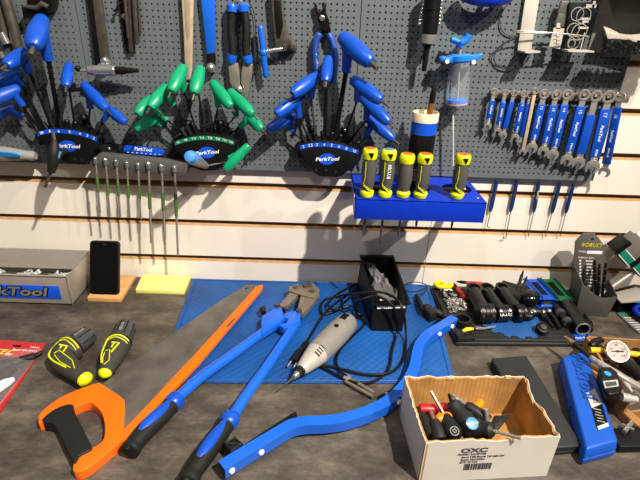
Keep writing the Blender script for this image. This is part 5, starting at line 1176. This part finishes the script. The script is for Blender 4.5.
# small hardware
m = MB(); rr = random.Random(8)
for k in range(120):
    u, v = rr.random(), rr.random(); p = lerp(lerp(B(440, 298), B(460, 297), u), lerp(B(450, 317), B(466, 315), u), v); p.z = Z+.002+rr.random()*.004
    if k % 3: m.box(p, (.007, .003, .003), Matrix.Rotation(rr.random()*3, 3, V((rr.random()-.5, rr.random()-.5, 1)).normalized()))
    else: m.ring(p, V((rr.random()-.5, rr.random()-.5, 1)), .0032, .001, 10, 6)
m.put('small_hardware', M['steel'], None, 'scatter of tiny silver bolts and washers at the left of the black tray', 'hardware', kind='stuff')
m = MB()
for k in range(40):
    u, v = rr.random(), rr.random()*.55; p = lerp(lerp(B(438, 295), B(459, 294), u), lerp(B(447, 314), B(464, 312), u), v); p.z = Z+.003+rr.random()*.004
    m.box(p, (.006, .004, .004), Matrix.Rotation(rr.random()*3, 3, V((rr.random()-.5, rr.random()-.5, 1)).normalized()))
m.put('dark_hardware', M['bsteel'], None, 'scatter of tiny black screws among the silver washers on the tray', 'hardware', kind='stuff')
# pliers with red grips
for lbl, (a, b, c), mt in (('small red-handled tool lying left of the first black stem', ((457, 288), (460, 292), (465, 298)), M['red']), ('long red-handled tool lying along the back edge of the tray', ((466, 282.5), (480, 284), (491, 287)), M['red'])):
    t = thing('red_tool', lbl, 'tool', B(*b, Z), 'red-handled tools on the tray')
    z = Z+.012; m = MB(); P_ = [B(*q, z) for q in (a, b, c)]; m.tube(P_, [.004, .006, .005], 12); m.put('grip', mt, t)
    dd = (P_[0]-P_[1]).normalized(); m = MB(); m.tube([P_[0], P_[0]+dd*.012, P_[0]+dd*.024], [.004, .0045, .0015], 8); m.put('jaw', M['bsteel'], t)
# three handlebar stems: hollow steerer end, barrel, clamp with bolts
ST = mat('black_anodised', '#151515', .35, var=.2, scale=50)
def stem(lbl, a, b, r, ra, clampw, bright=0):
    z = Z+r+.004; A, Bq = B(*a, z+.006), B(*b, z); d = (Bq-A).normalized(); s = d.cross(V((0, 0, 1))).normalized()
    t = thing('handlebar_stem', lbl, 'stem', B(*b, Z), 'black handlebar stems')
    m = MB(); m.tube([A+d*.006, lerp(A, Bq, .5), Bq], [r*.92, r*.85, r*.92], 18); m.put('barrel', ST, t)
    m = MB(); n = (V((0, 0, 1))*.9+d*.1).normalized(); o = A-V((0, 0, .016)); m.lathe(o, n, [(-.006, ra), (.029, ra), (.0295, ra*.96), (.0295, ra*.72), (.004, ra*.72)], 22); m.put('steerer_clamp', ST, t)
    m = MB(); m.lathe(Bq-s*clampw*.5, s, [(0, r*.7), (.0005, r*1.18), (clampw, r*1.18), (clampw+.0005, r*.7)], 22); cl = m.put('bar_clamp', ST, t)
    m = MB()
    for f in (.12, .38, .62, .88): m.ring(Bq-s*clampw*(.5-f), s, r*1.19, .0011, 22, 6)
    m.put('clamp_rib', M['blk'], cl)
    for f in (.16, .84):
        for q in (.35, .95):
            m = MB(); m.lathe(Bq-s*clampw*(.5-f)+d*r*1.12*math.cos(q)+V((0, 0, r*1.15*math.sin(q))), d*math.cos(q)+V((0, 0, math.sin(q))), [(-.002, .0034), (.0022, .0034), (.0024, .0018)], 10)
            m.put('clamp_bolt', M['chrome'] if bright else M['dsteel'], t)
    return t, Bq, s, d, r
stem('black handlebar stem with a banded clamp, leftmost of three on the tray', (473, 291), (485, 313), .0185, .0195, .036)
o = stem('black handlebar stem with bright bolts, middle of three on the tray', (486, 290.5), (502, 313), .0160, .0175, .032, 1)
m = MB(); m.text('KALLOY', o[1]+o[3]*o[4]*1.12+V((0, 0, o[4]*.55)), -o[2] if o[2].x < 0 else o[2], V((0, .7, .7)), .008, .0003); m.put('lettering', M['wht'], o[0])
stem('longest smooth black stem, rightmost of three, beside the shiny black shell', (501, 290), (519, 313), .0165, .0170, .022)
# steerer spacer and clamps at the front
m = MB(); m.lathe(B(462, 324, Z), (0, 0, 1), [(0, .020), (.016, .020), (.0165, .019), (.0165, .0145), (0, .0145)], 26); m.put('spacer_ring', ST, None, 'black ring with a bright rim at the front left of the tray', 'ring')
m = MB(); m.prism(BP([(455, 330), (472, 331), (476, 338), (458, 339)], Z+.009), (0, 0, -.0088), bevel=.002); m.put('black_bracket', ST, None, 'flat black bracket at the front left corner of the tray', 'bracket')
m = MB(); m.tube(BP([(462.5, 331), (467, 329.2), (473, 328.6)], Z+.0165), [.003, .0055, .0035], 10, flat=.7); m.put('yellow_key', YP, None, 'small yellow plastic piece on the flat black bracket', 'piece')
t = thing('silver_lever', 'thin silver lever lying in front of the leftmost stem', 'lever', B(485, 328, Z))
m = MB(); m.tube(BP([(476, 328), (484, 328.5), (495, 326.5)], Z+.0045), [.0042, .003, .0022], 10); m.put('arm', M['chrome'], t)
m = MB(); m.ring(B(476.5, 328, Z+.005), (0, 0, 1), .004, .0015, 14, 6); m.put('eyelet', M['chrome'], t)
# black shell, box and rods at the back
m = MB(); m.ball(B(529, 297, Z+.018), .026, (1.0, 1.0, .68), u=22, v=14); m.put('shiny_shell', mat('glossy_black', '#0d0d0e', .15, var=.2), None, 'glossy black rounded shell beside the folding blue wrench set', 'shell')
m = MB(); m.prism(BP([(502, 279), (522, 285), (522, 297), (509, 293)], Z+.024), (0, 0, -.0235), bevel=.005); m.put('black_pouch', M['blk2'], None, 'dark box lying behind the glossy black shell', 'box')
for lbl, a, b, r in (('taller of two small steel posts standing behind the glossy shell', (517.5, 289), (520.5, 272), .004), ('shorter of two small steel posts standing behind the glossy shell', (522.5, 289), (525, 279), .0035)):
    p = B(*a, Z+.024); h = .038 if 'taller' in lbl else .022; t = thing('steel_post', lbl, 'post', p, 'steel posts behind the shell')
    q = p+V((.004, .004, h)); m = MB(); m.tube([p+V((0, 0, .0005)), q], r, 12); m.put('rod', M['dsteel'], t)
    m = MB(); m.tube([q, q+(q-p).normalized()*.012], [r*.7, r*.45], 10); m.put('tip', M['bsteel'], t)
# folding wrench sets
def folder(lbl, mt, a, b, w_):
    z = Z+.012; A, Bq = B(*a, z), B(*b, z); d = (Bq-A).normalized(); s = d.cross(V((0, 0, 1))).normalized(); R = Matrix((d, s, d.cross(s))).transposed(); L = (Bq-A).length
    t = thing('folding_wrench_set', lbl, 'wrench set', lerp(A, Bq, .5)-V((0, 0, .012)), 'folding wrench sets')
    m = MB(); m.box(lerp(A, Bq, .5), (L, w_, .0225), R, bevel=.0065, seg=3); bdy = m.put('body', mt, t)
    m = MB(); m.box(lerp(A, Bq, .47)+V((0, 0, .0112)), (L*.72, w_*.44, .0014), R, bevel=.0004); ins = m.put('dark_slot', M['blk'], bdy, label='black slot along the top')
    for k in range(3):
        m = MB(); m.box(lerp(A, Bq, .47)+s*(w_*.13*(k-1))+V((0, 0, .0122)), (L*.66, w_*.07, .0012), R); m.put('hex_key', M['bsteel'], t)
    m = MB(); m.box(Bq-d*.001+V((0, 0, -.001)), (.004, w_*.6, .011), R, bevel=.001); m.put('end_plate', M['dgrey'], t)
    m = MB(); m.cyl(Bq-d*.007-s*w_*.55, Bq-d*.007+s*w_*.55, .004); m.put('pivot_pin', M['chrome'], t)
folder('folding hex wrench set with a blue body at the back of the tray', M['blue'], (531, 284), (547, 302), .034)
folder('folding wrench set with a dark green body beside the blue one', mat('dark_green_plastic', '#0b5b3c', .4), (547, 284), (563.5, 303), .036)
# dark clutter in the front right
t = thing('brake_lever', 'black lever body with a bright adjuster in the middle of the tray', 'lever', B(535, 314, Z))
m = MB(); m.tube(smooth_path(BP([(522, 318), (530, 312), (540, 313), (545, 319)], Z+.010), 4), [.006]*4+[.010]*5+[.005]*4, 12); m.ball(B(529, 316, Z+.012), .011, (1.2, 1, .8)); m.put('body', M['blk'], t)
m = MB(); m.ball(B(534.5, 311.5, Z+.022), .006, (1, .8, .7)); m.lathe(B(531, 313, Z+.016), (.7, .3, .4), [(0, .005), (.010, .005), (.011, .003)], 12); m.put('adjuster', M['chrome'], t)
t = thing('round_knob', 'round black knob with a ridged rim near the front edge of the tray', 'knob', B(541, 330, Z))
m = MB(); m.lathe(B(541, 331, Z+.001), (0, -.35, .94), [(0, .013), (.012, .0155), (.016, .0145), (.017, .010), (.015, .009)], 24); m.put('rim', M['blk'], t)
m = MB(); m.lathe(B(541, 331, Z+.001), (0, -.35, .94), [(.012, .008), (.018, .007), (.0182, .004)], 16); m.put('hub', M['dsteel'], t)
for lbl, l, r, cap in (('thin black lever with a silver end, left of the two levers on the gear emblem', [(543, 313), (547, 319), (553, 327)], .005, 1), ('thin black lever with a silver end, right of the two levers on the gear emblem', [(549, 312), (555, 319), (560, 328)], .005, 1), ('dark grey clamp rod between the levers and the hollow black tube', [(556, 307), (562, 316), (570, 325)], .0095, 0)):
    t = thing('black_lever' if cap else 'clamp_rod', lbl, 'lever' if cap else 'rod', B(*l[1], Z)); P_ = BP(l, Z+r+.0005)
    m = MB(); m.tube(P_, [r, r, r*.8], 12); m.put('arm', M['blk'] if cap else M['bsteel'], t)
    m = MB()
    if cap: m.ball(P_[0]+V((0, 0, .002)), .0062)
    else:
        m.tube([lerp(P_[0], P_[1], .6), lerp(P_[0], P_[1], .95)], r*1.25, 14); m.tube([lerp(P_[1], P_[2], .5), lerp(P_[1], P_[2], .9)], r*1.2, 14)
    m.put('end_ball' if cap else 'collar', M['chrome'] if cap else M['dgrey'], t)
t = thing('hollow_tube', 'hollow black tube with a bright metal end ring at the right of the tray', 'tube', B(574, 318, Z))
a, b = B(566.5, 304, Z+.0165), B(583, 329, Z+.0165); d = b-a; L = d.length; r = .0155
m = MB(); m.lathe(a, d, [(0, r), (L, r), (L, r*.8), (L-.02, r*.78)], 24); m.put('sleeve', ST, t)
m = MB(); m.ring(b+d.normalized()*.0005, d, r*.93, .0019, 28, 8); m.put('end_ring', M['chrome'], t, label='bright metal end ring')
m = MB(); m.prism(BP([(584, 312), (593, 322), (594, 329), (588, 328)], .012), (0, 0, -.0115), bevel=.002); m.put('black_block', M['blk'], None, 'small black block on the bench right of the hollow black tube', 'block')

# ================================================================== grey tool stand with chart
t = thing('chart_stand', 'grey plastic holder with an upright chart board against the wall', 'holder', B(592, 314))
GP = mat('grey_stand_plastic', '#4a4846', .55, var=.06)
A, Bq = B(575.5, 314.5, .0005), B(607, 317.5, .0005); x = (Bq-A).normalized(); n = V((0, 0, 1)).cross(x)      # n points to the wall
if n.y < 0: n = -n
wd = (Bq-A).length; dp = .062
def P3(u, v, w_): return A+x*(wd*u)+n*v+V((0, 0, w_))
hL, hR = .088, .062
fr = [P3(0, 0, 0), P3(1, 0, 0), P3(1.10, 0, hR)]+[P3(1.10-1.12*k/8, 0, hR+(hL-hR)*(k/8)**1.0-.020*math.sin(PI*k/8)) for k in range(1, 8)]+[P3(-.10, 0, hL)]
m = MB(); m.prism(fr, n*.0025, bevel=.0008); m.put('front_panel', GP, t)
for u0, u1, h in ((0, -.10, hL), (1, 1.10, hR)):
    m = MB(); q = [P3(u0, .0005, 0), P3(u1, .0005, h), P3(u1, dp, h+.012), P3(u0, dp, 0)]; m.prism(q, x*(.0022 if u0 == 0 else -.0022), bevel=.0006); m.put('side_panel', GP, t)
m = MB(); m.prism([P3(0, .001, .001), P3(1, .001, .001), P3(1, dp, .001), P3(0, dp, .001)], (0, 0, .0022)); m.put('bin_floor', GP, t)
bd_y = .055
def Wb(a, b): return W(a, b, bd_y)
hexp = [(571.5, 289), (575.5, 241.5), (583.5, 233.5), (595, 233.2), (605, 246), (604, 296), (590, 316), (575, 312)]
m = MB(); m.prism([Wb(*q) for q in hexp], (0, .004, 0), bevel=.0012); bd = m.put('chart_board', mat('chart_grey', '#57534f', .5, var=.05), t)
m = MB(); x2 = (Wb(605, 251)-Wb(580, 249.5)).normalized(); x2.y = 0; up = V((0, 0, 1)); yo = V((0, -.0008, 0))
m.text('ROBUST', Wb(591.5, 245.2)+yo, x2, up, .0145, .0003, .1, .92); m.put('yellow_lettering', mat('print_yellow2', '#d8cc1e', .5), bd)
m = MB(); c = Wb(594.5, 252.4)+yo; m.box(c, (.037, .0006, .0085), bevel=.0002)
m.text('TORQUE', Wb(583, 251.6)+yo, x2, up, .006, .0002)
m.text('WRENCH BITS', Wb(585.5, 257.8)+yo, x2, up, .006, .0002)
for k in range(9):
    y = 260.5+3.1*k; m.box(Wb(580, y)+yo, (.0045, .0006, .0045))
    m.box(Wb(589, y+.4)+yo, (.018-.003*(k % 3), .0006, .0022))
m.put('white_print', M['wht'], bd)
m = MB(); m.lathe(Wb(592.5, 239)+yo*0, (0, -1, 0), [(-.001, .003), (.0006, .003)], 12); m.put('hang_hole', M['blk'], bd)
TD = ['dark zip-tied strip standing in the grey holder, tallest of its bundle', 'dark strip standing second in the grey holder bundle', 'dark strip leaning right in the grey holder bundle']
for i, (a, b) in enumerate((((594.5, 260), (596, 296)), ((599.5, 264), (598, 296)), ((606, 263), (602, 298)))):
    p0, p1 = W(*a, .075), W(*b, .085); m = MB(); m.tube([p0, lerp(p0, p1, .3), p1], [.0032, .0042, .0036], 6)
    t3 = thing('dark_strip', TD[i], 'strip', p1, 'dark strips in the grey holder'); m.put('strip', M['bsteel'], t3)
    m = MB()
    for k in range(3): m.ring(lerp(p0, p1, .15+.2*k), p1-p0, .0042, .0011, 10, 6)
    m.put('binding', M['dgrey'], t3)
m = MB(); a, b = W(635.5, 270.5, .062), W(599, 296, .078); d = b-a; m.lathe(a, d, [(.003, .0055), (0, .0065), (0, .0072), (d.length, .0072)], 18); m.put('silver_tube', mat('satin_silver', '#b7b3ad', .35, .7), None, 'silver metal tube leaning out of the grey holder to the right', 'tube')
# teal cartons hung tilted at the right edge
TG = mat('teal_print', '#0d7c67', .5, var=.05); GY = mat('grey_carton', '#6d6862', .55, var=.05)
def tilt_box(lbl, o, w_, h_, rot, dep):
    t = thing('retail_carton', lbl, 'carton', o, 'grey and teal retail cartons'); R = Matrix.Rotation(rot, 3, 'Y')
    m = MB(); m.box(o, (w_, dep, h_), R, bevel=.001); b = m.put('box', GY, t)
    m = MB(); m.box(o+R @ V((.0, -.0004, -h_*.33)), (w_*1.003, dep, h_*.30), R); m.put('teal_band', TG, b, label='teal printed band')
    m = MB(); m.box(o+R @ V((0, -dep*.5-.0006, -h_*.155)), (w_, .0006, .002), R); m.box(o+R @ V((0, -dep*.5-.0006, -h_*.46)), (w_, .0006, .0018), R); m.put('white_line', M['wht'], b)
    m = MB(); m.box(o+R @ V((-w_*.5-.006, 0, -h_*.16)), (.012, dep*.98, h_*.62), R, bevel=.002); m.put('black_end', M['blk'], t, label='black end of the carton')
tilt_box('grey and teal carton tilted on the right edge, the one nearer the chart stand', W(629.5, 249, .05), .050, .062, .72, .045)
tilt_box('grey and teal carton tilted on the right edge, partly cut by the frame', W(644, 262, .055), .050, .062, .72, .045)
m = MB(); o = W(641, 237, .05); m.lathe(o, (0, -.3, 1), [(0, .012), (.008, .012), (.009, .009)], 18); m.put('white_disc', M['wht'], None, 'round white cap on top of the tilted cartons at the right edge', 'cap')
# pile of cards and a blue hoop at the right edge
t = thing('blue_hoop', 'blue plastic hoop at the right edge below the silver tube', 'hoop', B(645, 308))
c = B(657, 313, .022); m = MB(); m.tube([c+V((.050*math.cos(2*PI*k/30), .036*math.sin(2*PI*k/30), 0)) for k in range(30)], .0055, 10, closed=True); m.put('rim', M['rack'], t)
m = MB(); m.tube([c+V((.048*math.cos(2*PI*k/30), .034*math.sin(2*PI*k/30), -.012)) for k in range(30)], .008, 10, closed=True); m.put('base_ring', M['blk'], t)
m = MB(); m.prism(BP([(612, 293), (636, 287), (652, 291), (650, 299), (631, 301.5), (621, 302)], .050), (0, 0, -.004), bevel=.0005)
m.put('paper_card', mat('glossy_card', '#9a948c', .3, var=.06), None, 'glossy pale card sticking out behind the blue hoop at the right edge', 'card')
m = MB(); m.prism(BP([(622, 300.5), (640, 296.5), (654, 298), (640, 302)], .046), (0, 0, -.003)); m.put('blue_card', mat('light_blue_card', '#2f86c8', .4), None, 'light blue card under the glossy pale card at the right edge', 'card')
m = MB(); m.prism(BP([(612, 290), (634, 284), (644, 285), (643, 296), (622, 299)], .0425), (0, 0, -.042), bevel=.002); m.put('dark_box', M['bsteel'], None, 'dark box under the cards at the right edge', 'box')
t = thing('printed_bag', 'clear bag with white printing lying on the bench at the right edge', 'bag', B(640, 322))
m = MB(); m.prism(BP([(617, 313), (632, 313.5), (660, 318), (660, 338), (640, 334)], .004), (0, 0, -.0036)); m.put('film', mat('grey_film', '#6f726f', .3, alpha=.8, var=.3, scale=60), t)
m = MB(); m.prism(BP([(617, 312.5), (634, 313.5), (634, 315), (619, 314.5)], .0046), (0, 0, -.0008)); m.put('teal_header', TG, t)
m = MB()
for k in range(6): m.tube(BP([(624+k*2.6, 317.5+k*2.4), (640+k*2.2, 318.5+k*2.0)], .0046), .0007, 6)
m.put('printing', M['wht'], t)

# ================================================================== low cardboard box of gauges (right edge)
zr = .045
t = thing('cardboard_box', 'low brown cardboard box of pump parts and gauges at the right edge', 'box', B(625, 365))
R4 = [B(585.5, 336, zr), B(668, 341, zr), B(690, 398, zr), B(628, 402, zr)]; cc = sum(R4, V())/4
for i in range(4):
    a, b = R4[i], R4[(i+1) % 4]; n_ = (b-a).cross(V((0, 0, 1))).normalized()
    if n_.dot(cc-a) < 0: n_ = -n_
    if i == 2: a = a-V((0, 0, .012)); b = b-V((0, 0, .030))
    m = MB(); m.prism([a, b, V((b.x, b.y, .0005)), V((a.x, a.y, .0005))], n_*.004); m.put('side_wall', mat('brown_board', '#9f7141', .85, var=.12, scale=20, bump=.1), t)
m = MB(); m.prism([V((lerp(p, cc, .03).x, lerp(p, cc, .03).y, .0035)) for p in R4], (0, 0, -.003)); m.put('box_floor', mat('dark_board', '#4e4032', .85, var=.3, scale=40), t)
t = thing('dial_gauge', 'round white dial pressure gauge with a silver rim in the low cardboard box', 'gauge', B(617, 352, .03))
c = B(617.3, 351.5, .060); n = V((-.05, -.62, .78)).normalized(); gx = V((1, 0, 0)); gx = (gx-n*gx.dot(n)).normalized(); gy = n.cross(gx); r = .0225
m = MB(); m.lathe(c-n*.014, n, [(0, r*.85), (.004, r*.98), (.015, r), (.017, r*.98), (.017, r*.9), (.0145, r*.88)], 30); m.put('bezel', M['chrome'], t)
m = MB(); m.lathe(c+n*.0002, n, [(0, r*.89), (.001, r*.89)], 28); fc = m.put('dial_face', mat('dial_white', '#968e86', .4), t)
m = MB()
for k in range(28):
    a = math.radians(225-270*k/27); q = c+n*.0014+(gx*math.cos(a)+gy*math.sin(a))*r*.76; m.box(q, (.0006, .0026, .0004), Matrix((gy.cross(n), gy, n)).transposed() @ Matrix.Rotation(a-PI/2, 3, 'Z'))
for k, s in enumerate(('0', '40', '80', '120', '160')):
    a = math.radians(225-270*k/4); m.text(s, c+n*.0014+(gx*math.cos(a)+gy*math.sin(a))*r*.55, gx, gy, .0062, .0002)
m.put('scale', mat('scale_red_black', '#5a2a28', .5), fc)
m = MB(); m.tube([c+n*.003-gx*r*.55, c+n*.003+gx*r*.5], [.0006, .0012], 6); m.lathe(c+n*.0012, n, [(0, .0025), (.0022, .0022)], 12); m.put('needle', M['blk'], t)
m = MB(); m.cyl(c-n*.012-gy*r*.7, B(610, 361, .035), .0045); m.put('brass_stem', mat('brass', '#b28a3c', .3, .9), t)
t = thing('black_plunger', 'black T-knob on a dark red stem leaning in the low cardboard box', 'plunger', B(600, 350, .02))
a, b = B(596, 342, .052), B(607, 357, .040)
m = MB(); m.tube(smooth_path([B(590.5, 345.5, .052), B(596, 341.5, .055), B(602, 339.5, .052)], 4), [.0055]+[.0075]*7+[.0055], 12, flat=.8); m.put('knob', M['blk'], t)
m = MB(); m.tube([a, lerp(a, b, .5)], [.0055, .006], 12); m.put('stem', M['blk2'], t)
m = MB(); m.tube([lerp(a, b, .48), b], .0075, 12); m.put('red_collar', mat('dark_red', '#5a151a', .4), t, label='dark red collar')
m = MB(); m.tube(BP([(590, 350), (612, 351), (640, 355), (662, 356)], .047), .0062, 12); m.put('yellow_rod', mat('amber_yellow', '#e0b010', .4), None, 'yellow rod lying along the back wall of the low cardboard box', 'rod')
t = thing('pump_hose', 'black pump hose with brass tip and long silver barrel crossing the low box', 'hose', B(600, 360, .04))
zp = .052
m = MB(); m.tube(BP([(565, 337, )], zp)+BP([(569, 340)], zp), [.0035, .0048], 10); m.tube(BP([(569, 340), (574, 343.5)], zp), [.0058, .0058], 6); m.put('brass_tip', mat('pale_brass', '#b9a27c', .3, .8), t)
m = MB(); m.tube(BP([(573.5, 343), (583, 351), (592, 358.5)], zp), .0048, 12); m.put('hose', M['blk2'], t)
m = MB(); m.tube(BP([(591, 357.5), (595, 361), (600, 364)], zp), [.0058, .0068, .0068], 12); m.put('ferrule', M['chrome'], t)
m = MB(); m.tube(BP([(599, 363.5), (618, 375), (620, 376), (648, 393)], zp), [.0072, .0082, .0072, .0072], 16); m.put('barrel', mat('pale_silver', '#c9c3bb', .3, .75), t)
t = thing('digital_gauge', 'black digital tyre gauge with a small grey display and a blue button', 'gauge', B(606, 388, .005))
zg = .069; g4 = BP([(601, 366), (611, 366.5), (618, 372), (623.5, 387), (620, 393), (609, 394.5), (605, 390), (600.5, 375)], zg)
m = MB(); m.prism(g4, (0, 0, -.015), bevel=.0035, seg=3); b_ = m.put('body', M['blk'], t)
m = MB(); m.lathe(B(607.5, 374, zg), (0, 0, 1), [(-.001, .0062), (.0015, .0062), (.002, .005)], 18); m.put('button', mat('azure_button', '#2596d4', .3), t, label='round azure button')
m = MB(); m.prism(BP([(603, 381), (617.5, 379.5), (619, 386), (605, 388)], zg+.0008), (0, 0, -.0012)); f_ = m.put('display_frame', mat('silver_frame', '#a9a9a6', .4), t)
m = MB(); m.prism(BP([(605, 382.4), (616, 381.2), (617, 385), (606.3, 386.6)], zg+.0012), (0, 0, -.0008)); m.put('display', mat('lcd_dark', '#3c423c', .2), f_)
m = MB(); m.cyl(B(604, 370, zg-.008), B(603, 366, zg-.006), .003); m.put('chrome_peg', M['chrome'], t)
m = MB(); m.tube(BP([(622, 397), (630, 398.5)], zg-.010), [.008, .0075], 12); m.tube(BP([(630, 398.5), (637, 399.5)], zg-.010), [.0062, .006], 12); m.put('white_nozzle', mat('dull_white', '#a8a49c', .5), t, label='white nozzle')
m = MB(); m.tube(BP([(622, 378), (628, 387), (632, 392)], .048), [.0062, .0045, .0015], 12); m.put('white_cone', mat('dull_white', '#a8a49c'), None, 'small white cone between the silver barrel and the digital gauge', 'cone')
m = MB(); m.tube(smooth_path(BP([(622, 362), (632, 368), (646, 380), (660, 390)], .030), 4), .013, 14); m.put('black_hose', M['blk2'], None, 'thick black hose end under the dial gauge in the low box', 'hose')
m = MB(); m.tube(smooth_path(BP([(634, 352), (642, 360), (652, 374)], .040), 4), .012, 14); m.put('black_grip', M['blk'], None, 'black grip at the right frame edge beside the dial gauge', 'grip')
m = MB(); m.prism(BP([(596, 360), (600, 366), (596, 380), (590, 364)], .036), (0, 0, -.02)); m.put('card_flap', mat('brown_board', '#b17f45'), None, 'small brown board flap between blue case and digital gauge', 'card')
t = thing('foot_pump_base', 'flat black base with a wing nut at the right edge, nearest the viewer', 'base', B(630, 430))
m = MB(); m.prism(BP([(608, 428), (660, 424), (664, 446), (620, 447)], .016), (0, 0, -.0155), bevel=.003); m.put('plate', M['blk'], t)
m = MB(); m.tube(BP([(624, 432), (632, 422)], .024), .004, 10); m.tube(BP([(622, 424), (634, 430)], .026), [.002, .003], 8); m.put('wing_nut', M['chrome'], t)
m = MB(); m.prism(BP([(622, 404), (640, 418), (656, 424), (650, 432), (636, 424), (621, 410)], .020), (0, 0, -.0195), bevel=.001); m.put('board_strip', mat('brown_board', '#b17f45'), None, 'strip of brown board lying in front of the digital gauge', 'board')

m = MB(); g = []; rr = random.Random(31)
q = [B(622, 380, .030), B(650, 378, .040), B(655, 402, .034), B(630, 404, .028)]
for i in range(9):
    g.append([lerp(lerp(q[0], q[1], j/7), lerp(q[3], q[2], j/7), i/8)+V((rr.gauss(0, .002), rr.gauss(0, .002), rr.gauss(0, .004))) for j in range(8)])
m.sheet(g); m.put('clear_bag', mat('bag_film', '#dcdcdc'), None, 'crumpled clear bag at the right end of the low cardboard box', 'bag')
